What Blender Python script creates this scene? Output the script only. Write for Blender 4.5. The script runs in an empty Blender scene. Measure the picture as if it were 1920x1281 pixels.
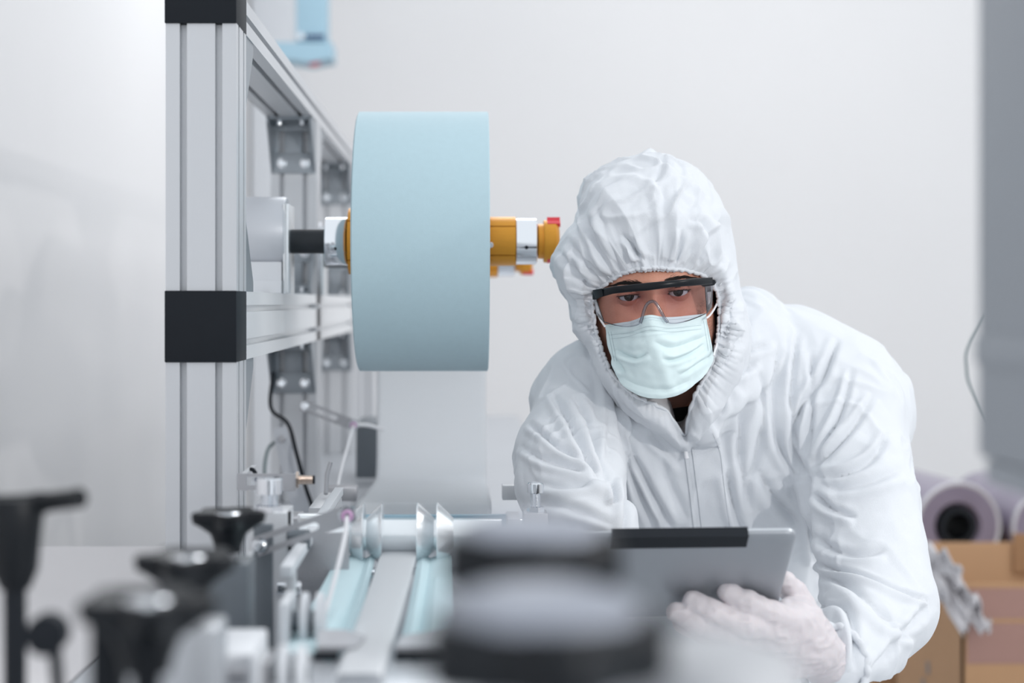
import bpy, bmesh, math, random
import numpy as np
from mathutils import Vector, Matrix
from mathutils.bvhtree import BVHTree
random.seed(7); rng = np.random.default_rng(7)
C = bpy.context.scene.collection
S = bpy.context.scene
PI = math.pi
# ------------------------------------------------------------------ camera, world, lights, exposure
FP, CX, CY, CH = 3000.0, 870.0, 565.0, 1.30       # focal length and principal point for a 1920x1281 frame, camera height
cam = bpy.data.objects.new('camera', bpy.data.cameras.new('camera')); C.objects.link(cam)
cam.location = (0, 0, CH); cam.rotation_euler = (PI/2, 0, 0)
cam.data.sensor_width = 36.0; cam.data.lens = FP*36.0/1920
cam.data.shift_x = (960-CX)/1920; cam.data.shift_y = -(640.5-CY)/1920
cam.data.clip_start = .05
cam.data.dof.use_dof = True; cam.data.dof.focus_distance = 1.97; cam.data.dof.aperture_fstop = 2.8
S.camera = cam
w = bpy.data.worlds.new('world'); S.world = w; w.use_nodes = True
bg = w.node_tree.nodes['Background']; bg.inputs[0].default_value = (.90, .95, 1.0, 1); bg.inputs[1].default_value = 1.10
def area(name, loc, target, size, power, col=(1, 1, 1)):
    l = bpy.data.lights.new(name, 'AREA'); l.energy = power; l.size = size; l.color = col
    o = bpy.data.objects.new(name, l); C.objects.link(o); o.location = loc
    o.rotation_euler = (Vector(target)-Vector(loc)).to_track_quat('-Z', 'Y').to_euler(); return o
area('key_lamp', (2.15, 1.15, 2.15), (.1, 2.1, 1.25), .14, 5.6, (1.0, .97, .94))
area('side_lamp', (1.7, -.5, 1.9), (-.5, 2.6, 1.2), .06, 22, (1.0, .97, .95))
area('wall_fill', (1.3, 4.4, 3.0), (.6, 6.5, 1.2), 1.2, 13, (1.0, .98, .96))  # added unseen source that lightens the back wall
area('rear_fill', (.0, 4.7, 3.1), (-.05, 2.9, 1.0), .9, 14, (.97, .98, 1.0))  # added unseen source, brightens the hanging web from behind
area('right_fill', (3.0, 2.6, 3.3), (3.0, 2.6, 0), 1.4, 24, (1.0, .99, .98))  # added unseen source, lifts the right wall, back wall and floor
S.view_settings.view_transform = 'Standard'; S.view_settings.look = 'None'
S.view_settings.exposure = 0.0; S.view_settings.gamma = 1.0; S.view_settings.use_curve_mapping = False

# ------------------------------------------------------------------ helpers
def P(px, py, Y): return Vector(((px-CX)*Y/FP, Y, CH-(py-CY)*Y/FP))
def X_(px, Y): return (px-CX)*Y/FP
def Z_(py, Y): return CH-(py-CY)*Y/FP
def proj(V): return np.stack([CX+V[:, 0]*FP/V[:, 1], CY-(V[:, 2]-CH)*FP/V[:, 1]], 1)
def mat(name, col, rough=.5, metal=0.0, bump=0.0, bscale=200., var=0.0, vscale=8., sss=0.0, stretch=(1, 1, 1), coat=0.0, trans=0.0, sheen=0.0, spec=None, thru=0.0):
    m = bpy.data.materials.new(name); m.use_nodes = True; n = m.node_tree.nodes; L = m.node_tree.links
    b = n['Principled BSDF']; b.inputs['Base Color'].default_value = (*col, 1)
    b.inputs['Roughness'].default_value = rough; b.inputs['Metallic'].default_value = metal
    tc = n.new('ShaderNodeTexCoord'); mp = n.new('ShaderNodeMapping'); mp.inputs['Scale'].default_value = stretch
    L.new(tc.outputs['Object'], mp.inputs['Vector'])
    nz = n.new('ShaderNodeTexNoise'); nz.inputs['Scale'].default_value = vscale; nz.inputs['Detail'].default_value = 5
    L.new(mp.outputs['Vector'], nz.inputs['Vector'])
    mx = n.new('ShaderNodeMix'); mx.data_type = 'RGBA'
    v = max(var, .02)
    mx.inputs[6].default_value = (*[c*(1-v) for c in col], 1); mx.inputs[7].default_value = (*[min(1, c*(1+v)) for c in col], 1)
    L.new(nz.outputs['Fac'], mx.inputs[0]); L.new(mx.outputs[2], b.inputs['Base Color'])
    if bump:
        n2 = n.new('ShaderNodeTexNoise'); n2.inputs['Scale'].default_value = bscale; n2.inputs['Detail'].default_value = 3
        L.new(mp.outputs['Vector'], n2.inputs['Vector'])
        bp = n.new('ShaderNodeBump'); bp.inputs['Strength'].default_value = bump; bp.inputs['Distance'].default_value = .002
        L.new(n2.outputs['Fac'], bp.inputs['Height']); L.new(bp.outputs['Normal'], b.inputs['Normal'])
    if sss: b.inputs['Subsurface Weight'].default_value = sss; b.inputs['Subsurface Radius'].default_value = (1, .4, .25); b.inputs['Subsurface Scale'].default_value = .006
    if coat: b.inputs['Coat Weight'].default_value = coat; b.inputs['Coat Roughness'].default_value = .1
    if spec is not None: b.inputs['Specular IOR Level'].default_value = spec
    if thru:
        tl = n.new('ShaderNodeBsdfTranslucent'); tl.inputs[0].default_value = (*col, 1); ms = n.new('ShaderNodeMixShader'); ms.inputs[0].default_value = thru
        L.new(b.outputs[0], ms.inputs[1]); L.new(tl.outputs[0], ms.inputs[2]); L.new(ms.outputs[0], n['Material Output'].inputs['Surface'])
    if trans: b.inputs['Transmission Weight'].default_value = trans
    if sheen: b.inputs['Sheen Weight'].default_value = sheen
    return m
def clear_mat(name, tint, gloss=.12, rough=.05):
    m = bpy.data.materials.new(name); m.use_nodes = True; n = m.node_tree.nodes; L = m.node_tree.links
    n.remove(n['Principled BSDF']); t = n.new('ShaderNodeBsdfTransparent'); t.inputs[0].default_value = (*tint, 1)
    g = n.new('ShaderNodeBsdfGlossy'); g.inputs['Roughness'].default_value = rough
    lw = n.new('ShaderNodeLayerWeight'); lw.inputs[0].default_value = .35
    mr = n.new('ShaderNodeMapRange'); mr.inputs['To Min'].default_value = gloss*.1; mr.inputs['To Max'].default_value = min(1, gloss*5)
    L.new(lw.outputs['Fresnel'], mr.inputs['Value'])
    mx = n.new('ShaderNodeMixShader'); L.new(mr.outputs[0], mx.inputs[0]); L.new(t.outputs[0], mx.inputs[1]); L.new(g.outputs[0], mx.inputs[2])
    L.new(mx.outputs[0], n['Material Output'].inputs['Surface']); return m
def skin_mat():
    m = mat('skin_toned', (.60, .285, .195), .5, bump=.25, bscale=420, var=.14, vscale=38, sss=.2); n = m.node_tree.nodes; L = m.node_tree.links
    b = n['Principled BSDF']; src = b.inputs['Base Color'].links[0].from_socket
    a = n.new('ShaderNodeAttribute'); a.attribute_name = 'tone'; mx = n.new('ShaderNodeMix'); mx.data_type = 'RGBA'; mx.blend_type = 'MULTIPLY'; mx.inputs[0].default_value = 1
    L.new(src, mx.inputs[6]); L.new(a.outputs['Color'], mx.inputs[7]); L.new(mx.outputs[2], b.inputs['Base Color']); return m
M = dict(
    wall=mat('wall_paint', (.78, .775, .78), .85, bump=.05, bscale=60, var=.015, vscale=2),
    floor=mat('floor_epoxy', (.55, .57, .59), .4, var=.06, vscale=3),
    alu=mat('anodised_aluminium', (.66, .67, .69), .42, .4, bump=.05, bscale=300, var=.03, stretch=(1, 1, .1)),
    beam=mat('bright_beam_aluminium', (.92, .93, .94), .28, .3, bump=.06, bscale=60, var=.04, stretch=(1, .1, 1)),
    alu_pol=mat('polished_aluminium', (.84, .87, .89), .25, .75, bump=.06, bscale=60, var=.04, stretch=(1, .1, 1)),
    steel=mat('brushed_steel', (.46, .46, .48), .38, .75, bump=.08, bscale=400, var=.06, vscale=30),
    dsteel=mat('dark_grey_steel', (.16, .18, .20), .45, .5, bump=.08, bscale=400, var=.08, vscale=30),
    bracket=mat('bracket_steel', (.34, .37, .40), .4, .6, bump=.05, bscale=300, var=.04),
    chrome=mat('chrome', (.78, .80, .83), .10, 1.0),
    nickel=mat('nickel_plating', (.55, .46, .40), .22, 1.0, var=.05),
    domepale=mat('pale_grey_cover', (.46, .47, .49), .6, var=.03),
    domegrey=mat('satin_grey_metal', (.30, .32, .37), .5, .2, var=.03),
    black=mat('black_plastic', (.012, .015, .020), .55, bump=.1, bscale=500, var=.1, spec=.2),
    knob=mat('black_knob_plastic', (.008, .010, .013), .42, var=.1, spec=.25),
    rod=mat('black_rod', (.02, .024, .03), .55, var=.05),
    groove=mat('slot_shadow_grey', (.30, .33, .37), .6, .3),
    whitemetal=mat('white_lacquer', (.72, .74, .77), .45, var=.02),
    housing=mat('satin_white_housing', (.60, .62, .66), .4, .2, var=.02),
    blue=mat('pale_blue_nonwoven', (.47, .63, .69), .9, bump=.12, bscale=900, var=.03, vscale=120, sheen=.2),
    bluepaint=mat('blue_paint', (.33, .50, .60), .5, var=.03),
    web=mat('white_nonwoven_web', (.95, .96, .97), .9, bump=.1, bscale=700, var=.02, vscale=60, thru=.6),
    webblue=mat('pale_cyan_nonwoven', (.60, .76, .80), .9, bump=.1, bscale=700, var=.03, vscale=60),
    orange=mat('orange_anodised', (.80, .34, .03), .38, .35, bump=.15, bscale=400, var=.08, vscale=60, stretch=(1, 12, 12)),
    red=mat('red_tape', (.85, .05, .07), .4, var=.05),
    core=mat('brown_cardboard_core', (.35, .17, .08), .8, var=.1),
    suit=mat('white_coverall_fabric', (.72, .745, .78), .85, bump=.3, bscale=1100, var=.02, vscale=40, sss=0, sheen=.15),
    mask=mat('pale_cyan_mask_fabric', (.72, .85, .86), .85, bump=.2, bscale=1200, var=.02, vscale=60),
    maskedge=mat('white_mask_edge', (.80, .88, .90), .8, var=.02),
    dots=mat('stitch_dots', (.33, .42, .46), .8),
    white=mat('white_elastic', (.85, .85, .87), .7, var=.02),
    pink=mat('pink_ceramic', (.62, .36, .58), .25, var=.04),
    skin=mat('skin', (.62, .30, .205), .5, bump=.25, bscale=420, var=.14, vscale=38, sss=.25),
    lip=mat('lip', (.42, .15, .12), .5, var=.05),
    hair=mat('dark_hair', (.018, .012, .010), .55),
    eye=mat('eye_white', (.50, .50, .53), .2, var=.02, spec=.3), iris=mat('dark_brown_iris', (.016, .010, .008), .2, spec=.2, var=.2, vscale=600),
    pupil=mat('pupil', (.004, .004, .004), .08),
    shirt=mat('black_shirt', (.018, .018, .02), .9, var=.05),
    glove=mat('white_latex_glove', (.66, .615, .635), .5, bump=.3, bscale=160, var=.06, vscale=30, sss=.12),
    gogglebar=mat('glossy_black_goggle_frame', (.006, .008, .011), .3, spec=.22),
    tablet=mat('grey_aluminium_tablet_back', (.34, .36, .39), .42, .6, bump=.04, bscale=900, var=.02),
    tabletside=mat('bright_aluminium_edge', (.62, .65, .68), .3, .7),
    screen=mat('black_glass_screen', (.01, .012, .015), .08),
    carton=mat('brown_cardboard', (.44, .255, .135), .8, bump=.1, bscale=120, var=.08, vscale=6),
    cartonin=mat('cardboard_inner', (.60, .375, .215), .8, bump=.1, bscale=120, var=.06, vscale=6),
    tape=mat('pinkish_brown_tape', (.34, .19, .155), .25, var=.06),
    film=mat('grey_violet_film_roll', (.25, .22, .29), .3, var=.2, vscale=10, coat=.3),
    filmrim=mat('pale_film_rim', (.62, .62, .66), .35, var=.1, vscale=30),
    plastic=mat('crumpled_clear_film', (.66, .64, .66), .2, var=.1, vscale=40, coat=.4),
    column=mat('grey_painted_column', (.33, .35, .38), .5, var=.04, vscale=2),
    cable=mat('grey_cable', (.22, .26, .27), .5), ink=mat('dark_blue_ink', (.02, .03, .12), .6),
    bench=mat('pale_bench_top', (.66, .64, .65), .5, var=.03, vscale=3),
    lens=clear_mat('clear_lens', (.92, .87, .90), .05), clearedge=clear_mat('clear_plastic_edge', (.80, .82, .86), .34, .12),
    bedmetal=mat('machine_bed_metal', (.50, .52, .55), .35, .5, bump=.05, bscale=200, var=.05, vscale=6),
)
def link(name, me, m, parent=None, smooth=True):
    if m is not None and not me.materials: me.materials.append(m)
    o = bpy.data.objects.new(name, me); C.objects.link(o)
    if parent is not None: o.parent = parent; o.matrix_parent_inverse = Matrix.Translation(-parent.location) if parent.type == 'EMPTY' and parent.parent is None else Matrix()
    return o
def auto_smooth(me, ang=38):
    me.polygons.foreach_set('use_smooth', [True]*len(me.polygons))
    try: me.set_sharp_from_angle(angle=math.radians(ang))
    except Exception: pass
class MB:
    """collects shapes in world coordinates and links them as one mesh object"""
    def __init__(s): s.bm = bmesh.new()
    def box(s, x0, x1, y0, y1, z0, z1, bev=0.0, rot=None, pivot=None):
        vs = [s.bm.verts.new((x, y, z)) for x in (x0, x1) for y in (y0, y1) for z in (z0, z1)]
        fs = [(0, 1, 3, 2), (4, 6, 7, 5), (0, 4, 5, 1), (2, 3, 7, 6), (0, 2, 6, 4), (1, 5, 7, 3)]
        ff = [s.bm.faces.new([vs[i] for i in f]) for f in fs]
        if bev:
            es = list({e for f in ff for e in f.edges})
            r = bmesh.ops.bevel(s.bm, geom=es, offset=bev, segments=2, affect='EDGES', profile=.6)
            vs = list({v for f in r['faces'] for v in f.verts} | {v for v in vs if v.is_valid})
        if rot is not None: bmesh.ops.rotate(s.bm, verts=vs, cent=pivot or ((x0+x1)/2, (y0+y1)/2, (z0+z1)/2), matrix=rot)
        return s
    def lathe(s, a, d, prof, seg=48, cap=True):
        """prof: list of (t along axis, radius)"""
        a = Vector(a); d = Vector(d).normalized(); u = d.orthogonal().normalized(); v = d.cross(u)
        rings = []
        for t, r in prof:
            rings.append([s.bm.verts.new(a+d*t+(u*math.cos(2*PI*k/seg)+v*math.sin(2*PI*k/seg))*max(r, 1e-5)) for k in range(seg)])
        for r0, r1 in zip(rings, rings[1:]):
            for k in range(seg): s.bm.faces.new((r0[k], r0[(k+1) % seg], r1[(k+1) % seg], r1[k]))
        if cap:
            s.bm.faces.new(rings[0][::-1]); s.bm.faces.new(rings[-1])
        return s
    def cyl(s, a, b, r, seg=40, ch=0.0):
        a = Vector(a); b = Vector(b); L = (b-a).length; ch = min(ch, r*.4)
        pr = [(0, r-ch), (ch, r), (L-ch, r), (L, r-ch)] if ch else [(0, r), (L, r)]
        return s.lathe(a, b-a, pr, seg)
    def tube(s, pts, r, seg=10):
        pts = [Vector(p) for p in pts]; rs = r if isinstance(r, (list, tuple)) else [r]*len(pts)
        rings = []; up = None
        for i, p in enumerate(pts):
            d = (pts[min(i+1, len(pts)-1)]-pts[max(i-1, 0)]).normalized()
            if up is None: up = d.orthogonal().normalized()
            up = (up-d*up.dot(d)).normalized(); v = d.cross(up)
            rings.append([s.bm.verts.new(p+(up*math.cos(2*PI*k/seg)+v*math.sin(2*PI*k/seg))*rs[i]) for k in range(seg)])
        for r0, r1 in zip(rings, rings[1:]):
            for k in range(seg): s.bm.faces.new((r0[k], r0[(k+1) % seg], r1[(k+1) % seg], r1[k]))
        s.bm.faces.new(rings[0][::-1]); s.bm.faces.new(rings[-1]); return s
    def prism(s, loop, ext):
        """loop: 3-D polygon, ext: extrusion vector"""
        e = Vector(ext); a = [s.bm.verts.new(Vector(p)) for p in loop]; b = [s.bm.verts.new(Vector(p)+e) for p in loop]
        n = len(a); s.bm.faces.new(a[::-1]); s.bm.faces.new(b)
        for i in range(n): s.bm.faces.new((a[i], a[(i+1) % n], b[(i+1) % n], b[i]))
        return s
    def build(s, name, m, parent=None, ang=38):
        bmesh.ops.recalc_face_normals(s.bm, faces=s.bm.faces)
        me = bpy.data.meshes.new(name); s.bm.to_mesh(me); s.bm.free(); auto_smooth(me, ang); return link(name, me, m, parent)
def np_mesh(name, V, F, m, parent=None, smooth=True, ang=None):
    me = bpy.data.meshes.new(name); V = np.asarray(V, np.float32); F = np.asarray(F, np.int32)
    me.vertices.add(len(V)); me.vertices.foreach_set('co', V.ravel())
    k = F.shape[1]; me.loops.add(F.size); me.loops.foreach_set('vertex_index', F.ravel())
    me.polygons.add(len(F)); me.polygons.foreach_set('loop_start', np.arange(0, F.size, k, dtype=np.int32))
    try: me.polygons.foreach_set('loop_total', np.full(len(F), k, np.int32))
    except Exception: pass
    me.update(calc_edges=True); me.validate()
    if smooth: me.polygons.foreach_set('use_smooth', np.ones(len(me.polygons), bool))
    if ang:
        auto_smooth(me, ang)
    return link(name, me, m, parent)
def empty(name, loc, label, cat, group=None):
    o = bpy.data.objects.new(name, None); C.objects.link(o); o.location = loc; o.empty_display_size = .05
    return tag(o, label, cat, group)
def tag(o, label, cat, group=None, kind=None):
    o['label'] = label; o['category'] = cat
    if group: o['group'] = group
    if kind: o['kind'] = kind
    return o
def struct(o, label=None):
    o['kind'] = 'structure'
    if label: o['label'] = label
    return o
def copy_tree(o, off, label=None):
    off = Vector(off)
    def rec(s, par):
        c = s.copy(); C.objects.link(c); c.parent = par
        for ch in s.children: rec(ch, c)
        return c
    r = rec(o, None); r.location = Vector(o.location)+off
    if label: r['label'] = label
    return r
def smoothpath(pts, n=24):
    pts = [Vector(p) for p in pts]; out = []
    q = [pts[0]*2-pts[1]]+pts+[pts[-1]*2-pts[-2]]
    for i in range(1, len(q)-2):
        for k in range(n):
            t = k/n; a, b, c, d = q[i-1], q[i], q[i+1], q[i+2]
            out.append(.5*((2*b)+(c-a)*t+(2*a-5*b+4*c-d)*t*t+(3*b-a-3*c+d)*t**3))
    out.append(pts[-1]); return out
# --- signed distance modelling
class Field:
    def __init__(s, lo, hi, h):
        s.lo = np.array(lo, float); s.h = h; n = np.ceil((np.array(hi)-s.lo)/h).astype(int)+1; s.n = n
        s.F = np.full(n, .12, np.float32); s.ax = [(s.lo[i]+np.arange(n[i])*h).astype(np.float32) for i in range(3)]
    def cap(s, a, b, ra, rb, k=.03, sub=False, sq=(1, 1, 1)):
        a = np.array(a, np.float32); b = np.array(b, np.float32); m = max(ra, rb)*max(1/q for q in sq)+k+.03
        i0 = np.clip(np.floor((np.minimum(a, b)-m-s.lo)/s.h).astype(int), 0, s.n); i1 = np.clip(np.ceil((np.maximum(a, b)+m-s.lo)/s.h).astype(int)+1, 0, s.n)
        if (i1 <= i0).any(): return s
        sl = tuple(slice(i0[j], i1[j]) for j in range(3))
        x = (s.ax[0][sl[0]]-a[0])[:, None, None]; y = (s.ax[1][sl[1]]-a[1])[None, :, None]; z = (s.ax[2][sl[2]]-a[2])[None, None, :]
        d = b-a; L = float(d@d)+1e-12; t = np.clip((x*d[0]+y*d[1]+z*d[2])/L, 0, 1)
        D = np.sqrt(((x-t*d[0])*sq[0])**2+((y-t*d[1])*sq[1])**2+((z-t*d[2])*sq[2])**2)-(ra+(rb-ra)*t)
        A = s.F[sl]
        if sub:
            D = -D; hh = np.clip(.5+.5*(D-A)/k, 0, 1); s.F[sl] = A*(1-hh)+D*hh+k*hh*(1-hh)
        else:
            hh = np.clip(.5+.5*(A-D)/k, 0, 1); s.F[sl] = A*(1-hh)+D*hh-k*hh*(1-hh)
        return s
    def chain(s, pts, rs, k=.01):
        for i in range(len(pts)-1): s.cap(pts[i], pts[i+1], rs[i], rs[i+1], k)
        return s
    def nets(s, smooth=2):
        F = s.F; S_ = F < 0; n = F.shape
        cnt = np.zeros(tuple(q-1 for q in n), np.int8); off = [(i, j, k) for i in (0, 1) for j in (0, 1) for k in (0, 1)]
        for i, j, k in off: cnt += S_[i:n[0]-1+i, j:n[1]-1+j, k:n[2]-1+k]
        act = (cnt > 0) & (cnt < 8); idx = np.argwhere(act); vid = np.full(act.shape, -1, np.int32); vid[act] = np.arange(len(idx))
        cv = np.stack([F[idx[:, 0]+i, idx[:, 1]+j, idx[:, 2]+k] for i, j, k in off], 1)
        pos = np.zeros((len(idx), 3)); c = np.zeros(len(idx))
        for a in range(8):
            for b in range(a+1, 8):
                if sum(abs(off[a][q]-off[b][q]) for q in range(3)) != 1: continue
                m = (cv[:, a] < 0) != (cv[:, b] < 0); t = cv[:, a]/(cv[:, a]-cv[:, b]+1e-20)
                p = np.array(off[a])[None]+(np.array(off[b])-np.array(off[a]))[None]*t[:, None]
                pos[m] += p[m]; c[m] += 1
        V = (idx+pos/np.maximum(c, 1)[:, None])*s.h+s.lo
        Q = []
        for ax in range(3):
            o1, o2 = [(1, 2), (2, 0), (0, 1)][ax]
            sl0 = [slice(None)]*3; sl1 = [slice(None)]*3; sl0[ax] = slice(0, -1); sl1[ax] = slice(1, None)
            ch = S_[tuple(sl0)] != S_[tuple(sl1)]; e = np.argwhere(ch)
            e = e[(e[:, o1] > 0) & (e[:, o2] > 0) & (e[:, o1] < n[o1]-1) & (e[:, o2] < n[o2]-1)]
            def g(d1, d2):
                q = e.copy(); q[:, o1] -= d1; q[:, o2] -= d2; return vid[q[:, 0], q[:, 1], q[:, 2]]
            q = np.stack([g(1, 1), g(0, 1), g(0, 0), g(1, 0)], 1); ins = S_[e[:, 0], e[:, 1], e[:, 2]]
            q[~ins] = q[~ins][:, ::-1]; Q.append(q)
        Q = np.concatenate(Q); Q = Q[(Q >= 0).all(1)]
        for _ in range(smooth): V = V*.4+.6*lap(V, Q)
        return V, Q
def lap(V, Q):
    k = Q.shape[1]; acc = np.zeros_like(V); c = np.zeros(len(V))
    for i in range(k):
        a = Q[:, i]
        for b in (Q[:, (i+1) % k], Q[:, (i-1) % k]):
            for j in range(3): acc[:, j] += np.bincount(a, V[b, j], len(V))
            c += np.bincount(a, minlength=len(V))
    return acc/np.maximum(c, 1)[:, None]
def vnormals(V, Q):
    n = np.cross(V[Q[:, 2]]-V[Q[:, 0]], V[Q[:, 3]]-V[Q[:, 1]]) if Q.shape[1] == 4 else np.cross(V[Q[:, 1]]-V[Q[:, 0]], V[Q[:, 2]]-V[Q[:, 0]])
    N = np.zeros_like(V)
    for i in range(Q.shape[1]):
        for j in range(3): N[:, j] += np.bincount(Q[:, i], n[:, j], len(V))
    return N/np.maximum(np.linalg.norm(N, axis=1), 1e-12)[:, None]
_H = rng.random((64, 64, 64)).astype(np.float32)
def noise3(p):
    i = np.floor(p).astype(int); f = p-i; f = f*f*(3-2*f); r = 0
    for dx in (0, 1):
        for dy in (0, 1):
            for dz in (0, 1):
                wgt = (f[:, 0] if dx else 1-f[:, 0])*(f[:, 1] if dy else 1-f[:, 1])*(f[:, 2] if dz else 1-f[:, 2])
                r = r+wgt*_H[(i[:, 0]+dx) % 64, (i[:, 1]+dy) % 64, (i[:, 2]+dz) % 64]
    return r*2-1
def polydist(p, line):
    """distance from points to polyline, position 0..1 along it, signed side"""
    best = np.full(len(p), 1e9); tt = np.zeros(len(p)); sd = np.zeros(len(p)); line = np.array(line, float)
    seg = np.linalg.norm(np.diff(line, axis=0), axis=1); tot = seg.sum(); acc = 0
    for i in range(len(line)-1):
        a, b = line[i], line[i+1]; d = b-a; t = np.clip(((p-a)@d)/(d@d), 0, 1); q = p-a-t[:, None]*d
        D = np.linalg.norm(q, axis=1); m = D < best; best[m] = D[m]; tt[m] = (acc+t[m]*seg[i])/tot
        sd[m] = np.sign(d[0]*q[m, 1]-d[1]*q[m, 0]); acc += seg[i]
    return best, tt, sd
def curve2(pts, n=6):
    return [(v.x, v.y) for v in smoothpath([Vector((a, b, 0)) for a, b in pts], n)]
def folds(V, N, lst):
    """drawn creases in the cloth: each is a line on the front of the garment, with width and height"""
    uv = proj(V); D = np.zeros(len(V)); front = N[:, 1] < .35
    for pts, wd, amp, kind in lst:
        L = curve2(pts); a = np.array(L); m = front & (uv[:, 0] > a[:, 0].min()-wd*4) & (uv[:, 0] < a[:, 0].max()+wd*4) & (uv[:, 1] > a[:, 1].min()-wd*4) & (uv[:, 1] < a[:, 1].max()+wd*4)
        if not m.any(): continue
        d, t, s = polydist(uv[m], L); tap = np.clip(np.minimum(t, 1-t)/(.22 if kind != 'e' else .12), 0, 1)**.7
        if kind in ('v', 'e'): h = -1.15*np.exp(-(d/(.6*wd)))+(.75+.35*s)*np.exp(-((d-1.5*wd)/(1.0*wd))**2)
        elif kind == 'r': h = np.exp(-(d/wd)**2)-.25*np.exp(-((d-2*wd)/wd)**2)
        else: h = (1/(1+np.exp(-s*d/(wd*.35)*(1 if kind == 's' else -1)))-.5)*2*np.exp(-(d/(4*wd))**2)
        D[m] += amp*h*tap
    return D

# ------------------------------------------------------------------ the room
LW, BW, RW = -.87, 6.5, 4.2
struct(MB().box(LW-.1, LW, -1.2, BW, 0, 3.4).build('wall_left', M['wall']))
struct(MB().box(LW-.1, RW+.1, BW, BW+.1, 0, 3.4).build('wall_back', M['wall']))
struct(MB().box(RW, RW+.1, -1.2, BW, 0, 3.4).build('wall_right', M['wall']))
struct(MB().box(LW-.1, RW+.1, -1.2, BW+.1, -.1, 0).build('floor', M['floor']))
struct(MB().box(LW, RW, BW-.014, BW, 0, .1, .003).build('baseboard_back', M['whitemetal']))

# ------------------------------------------------------------------ machine frame
PX0, PX1 = -.337, -.257; PC = (PX0+PX1)/2; BED = .95
ZB0, ZB1 = 1.2314, 1.3114; ZT0, ZT1 = 1.6144, 1.6944
def prof80():
    """80 x 80 mm slotted section, two slots a side, going round"""
    h = .04; sw = .0041; dp = .011; pts = []
    side = [(-h, 0), (-.02-sw, 0), (-.02-sw, dp), (-.02+sw, dp), (-.02+sw, 0), (.02-sw, 0), (.02-sw, dp), (.02+sw, dp), (.02+sw, 0)]
    for k in range(4):
        c, s_ = [(1, 0), (0, 1), (-1, 0), (0, -1)][k]
        for t, d in side:
            x, y = t, -h+d; pts.append((x*c-y*s_, x*s_+y*c))
    return pts
frame = empty('aluminium_gantry', (PC, 1.85, BED), 'tall slotted aluminium frame with black corner blocks left of the blue roll', 'machine frame')
postY = [1.847, 2.83, 3.74, 4.65]
for i, y in enumerate(postY):
    o = MB().prism([(PC+a, y+b, BED) for a, b in prof80()], (0, 0, (ZT0 if i == 0 else ZT0)-BED)).build('frame_post', M['alu'], frame, 30)
def prof8040():
    sw, dp = .0041, .011; pts = []
    for k in range(4):
        h = .02 if k % 2 == 0 else .04; w2 = .04 if k % 2 == 0 else .02
        side = [(-w2, 0)]
        for c_ in ((-.02, .02) if k % 2 == 0 else (0,)): side += [(c_-sw, 0), (c_-sw, dp), (c_+sw, dp), (c_+sw, 0)]
        c, s_ = [(1, 0), (0, 1), (-1, 0), (0, -1)][k]
        for t, d in side:
            x, y = t, -h+d; pts.append((x*c-y*s_, x*s_+y*c))
    return pts
MB().prism([(PC+a, postY[0]+.0405, ZB0+.04+b) for a, b in prof80()], (0, 2.9, 0)).build('frame_beam', M['beam'], frame, 30)
MB().prism([(PC+a, postY[0]+.0405, ZT0+.02+b) for a, b in prof8040()], (0, 2.9, 0)).build('frame_beam', M['alu'], frame, 30)
for z0, lab in ((ZB0, 'mid'), (ZT0, 'top')):
    b = MB().box(PX0-.0008, PX1+.0004, 1.804, 1.888, z0-.0005, z0+.0805, .0012)
    b.build('corner_block', M['black'], frame)['label'] = 'black plastic corner block'
def bracket(y, zc, up, face):
    """angle bracket: face=-1 on the front of a post, 1 on its back; up: hangs below a beam (-1) or stands on it (1)"""
    yy = y+face*.041; g = MB(); t = .004
    def ybox(a, b, z0, z1, x0, x1): g.box(x0, x1, min(a, b), max(a, b), min(z0, z1), max(z0, z1), .0006)
    x0, x1 = PC-.0385, PC+.0385
    # vertical plate with two long slots, built as strips round the slots
    zs = [0, .018, .056, .092]
    for a, b_, full in ((0, .018, 1), (.018, .056, 0), (.056, .092, 1)):
        if full: ybox(yy, yy+face*t, zc+up*a, zc+up*b_, x0, x1)
        else:
            for q0, q1 in ((x0, PC-.0245), (PC-.0155, PC+.0155), (PC+.0245, x1)): ybox(yy, yy+face*t, zc+up*a, zc+up*b_, q0, q1)
    ybox(yy, yy+face*.075, zc, zc+up*t, x0, x1)
    for q in (x0, x1-.004):
        g.prism([(q, yy, zc), (q, yy+face*.075, zc), (q, yy+face*.075, zc+up*.012), (q, yy+face*.006, zc+up*.088), (q, yy, zc+up*.088)], (.004, 0, 0))
    o = g.build('bracket', M['bracket'], frame)
    for sx in (-.02, .02):
        MB().lathe((PC+sx, yy+face*.004, zc+up*.074), (0, face, 0), [(0, .0085), (.0015, .0085), (.0018, .0062), (.006, .0060), (.0068, .005), (.0068, .003), (.004, .003), (.004, .0005)], 20).build('bolt', M['chrome'], o)
        MB().lathe((PC+sx, yy+face*.045, zc+up*.004), (0, 0, up), [(0, .0085), (.0015, .0085), (.0018, .0062), (.008, .0060), (.009, .005), (.009, .003), (.006, .003), (.006, .0005)], 20).build('bolt', M['chrome'], o)
for i, y in enumerate(postY[:3]):
    for zc, up in ((ZT0, -1), (ZB0, -1), (ZB1, 1)):
        if i: bracket(y, zc, up, -1)
        bracket(y, zc, up, 1)

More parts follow.
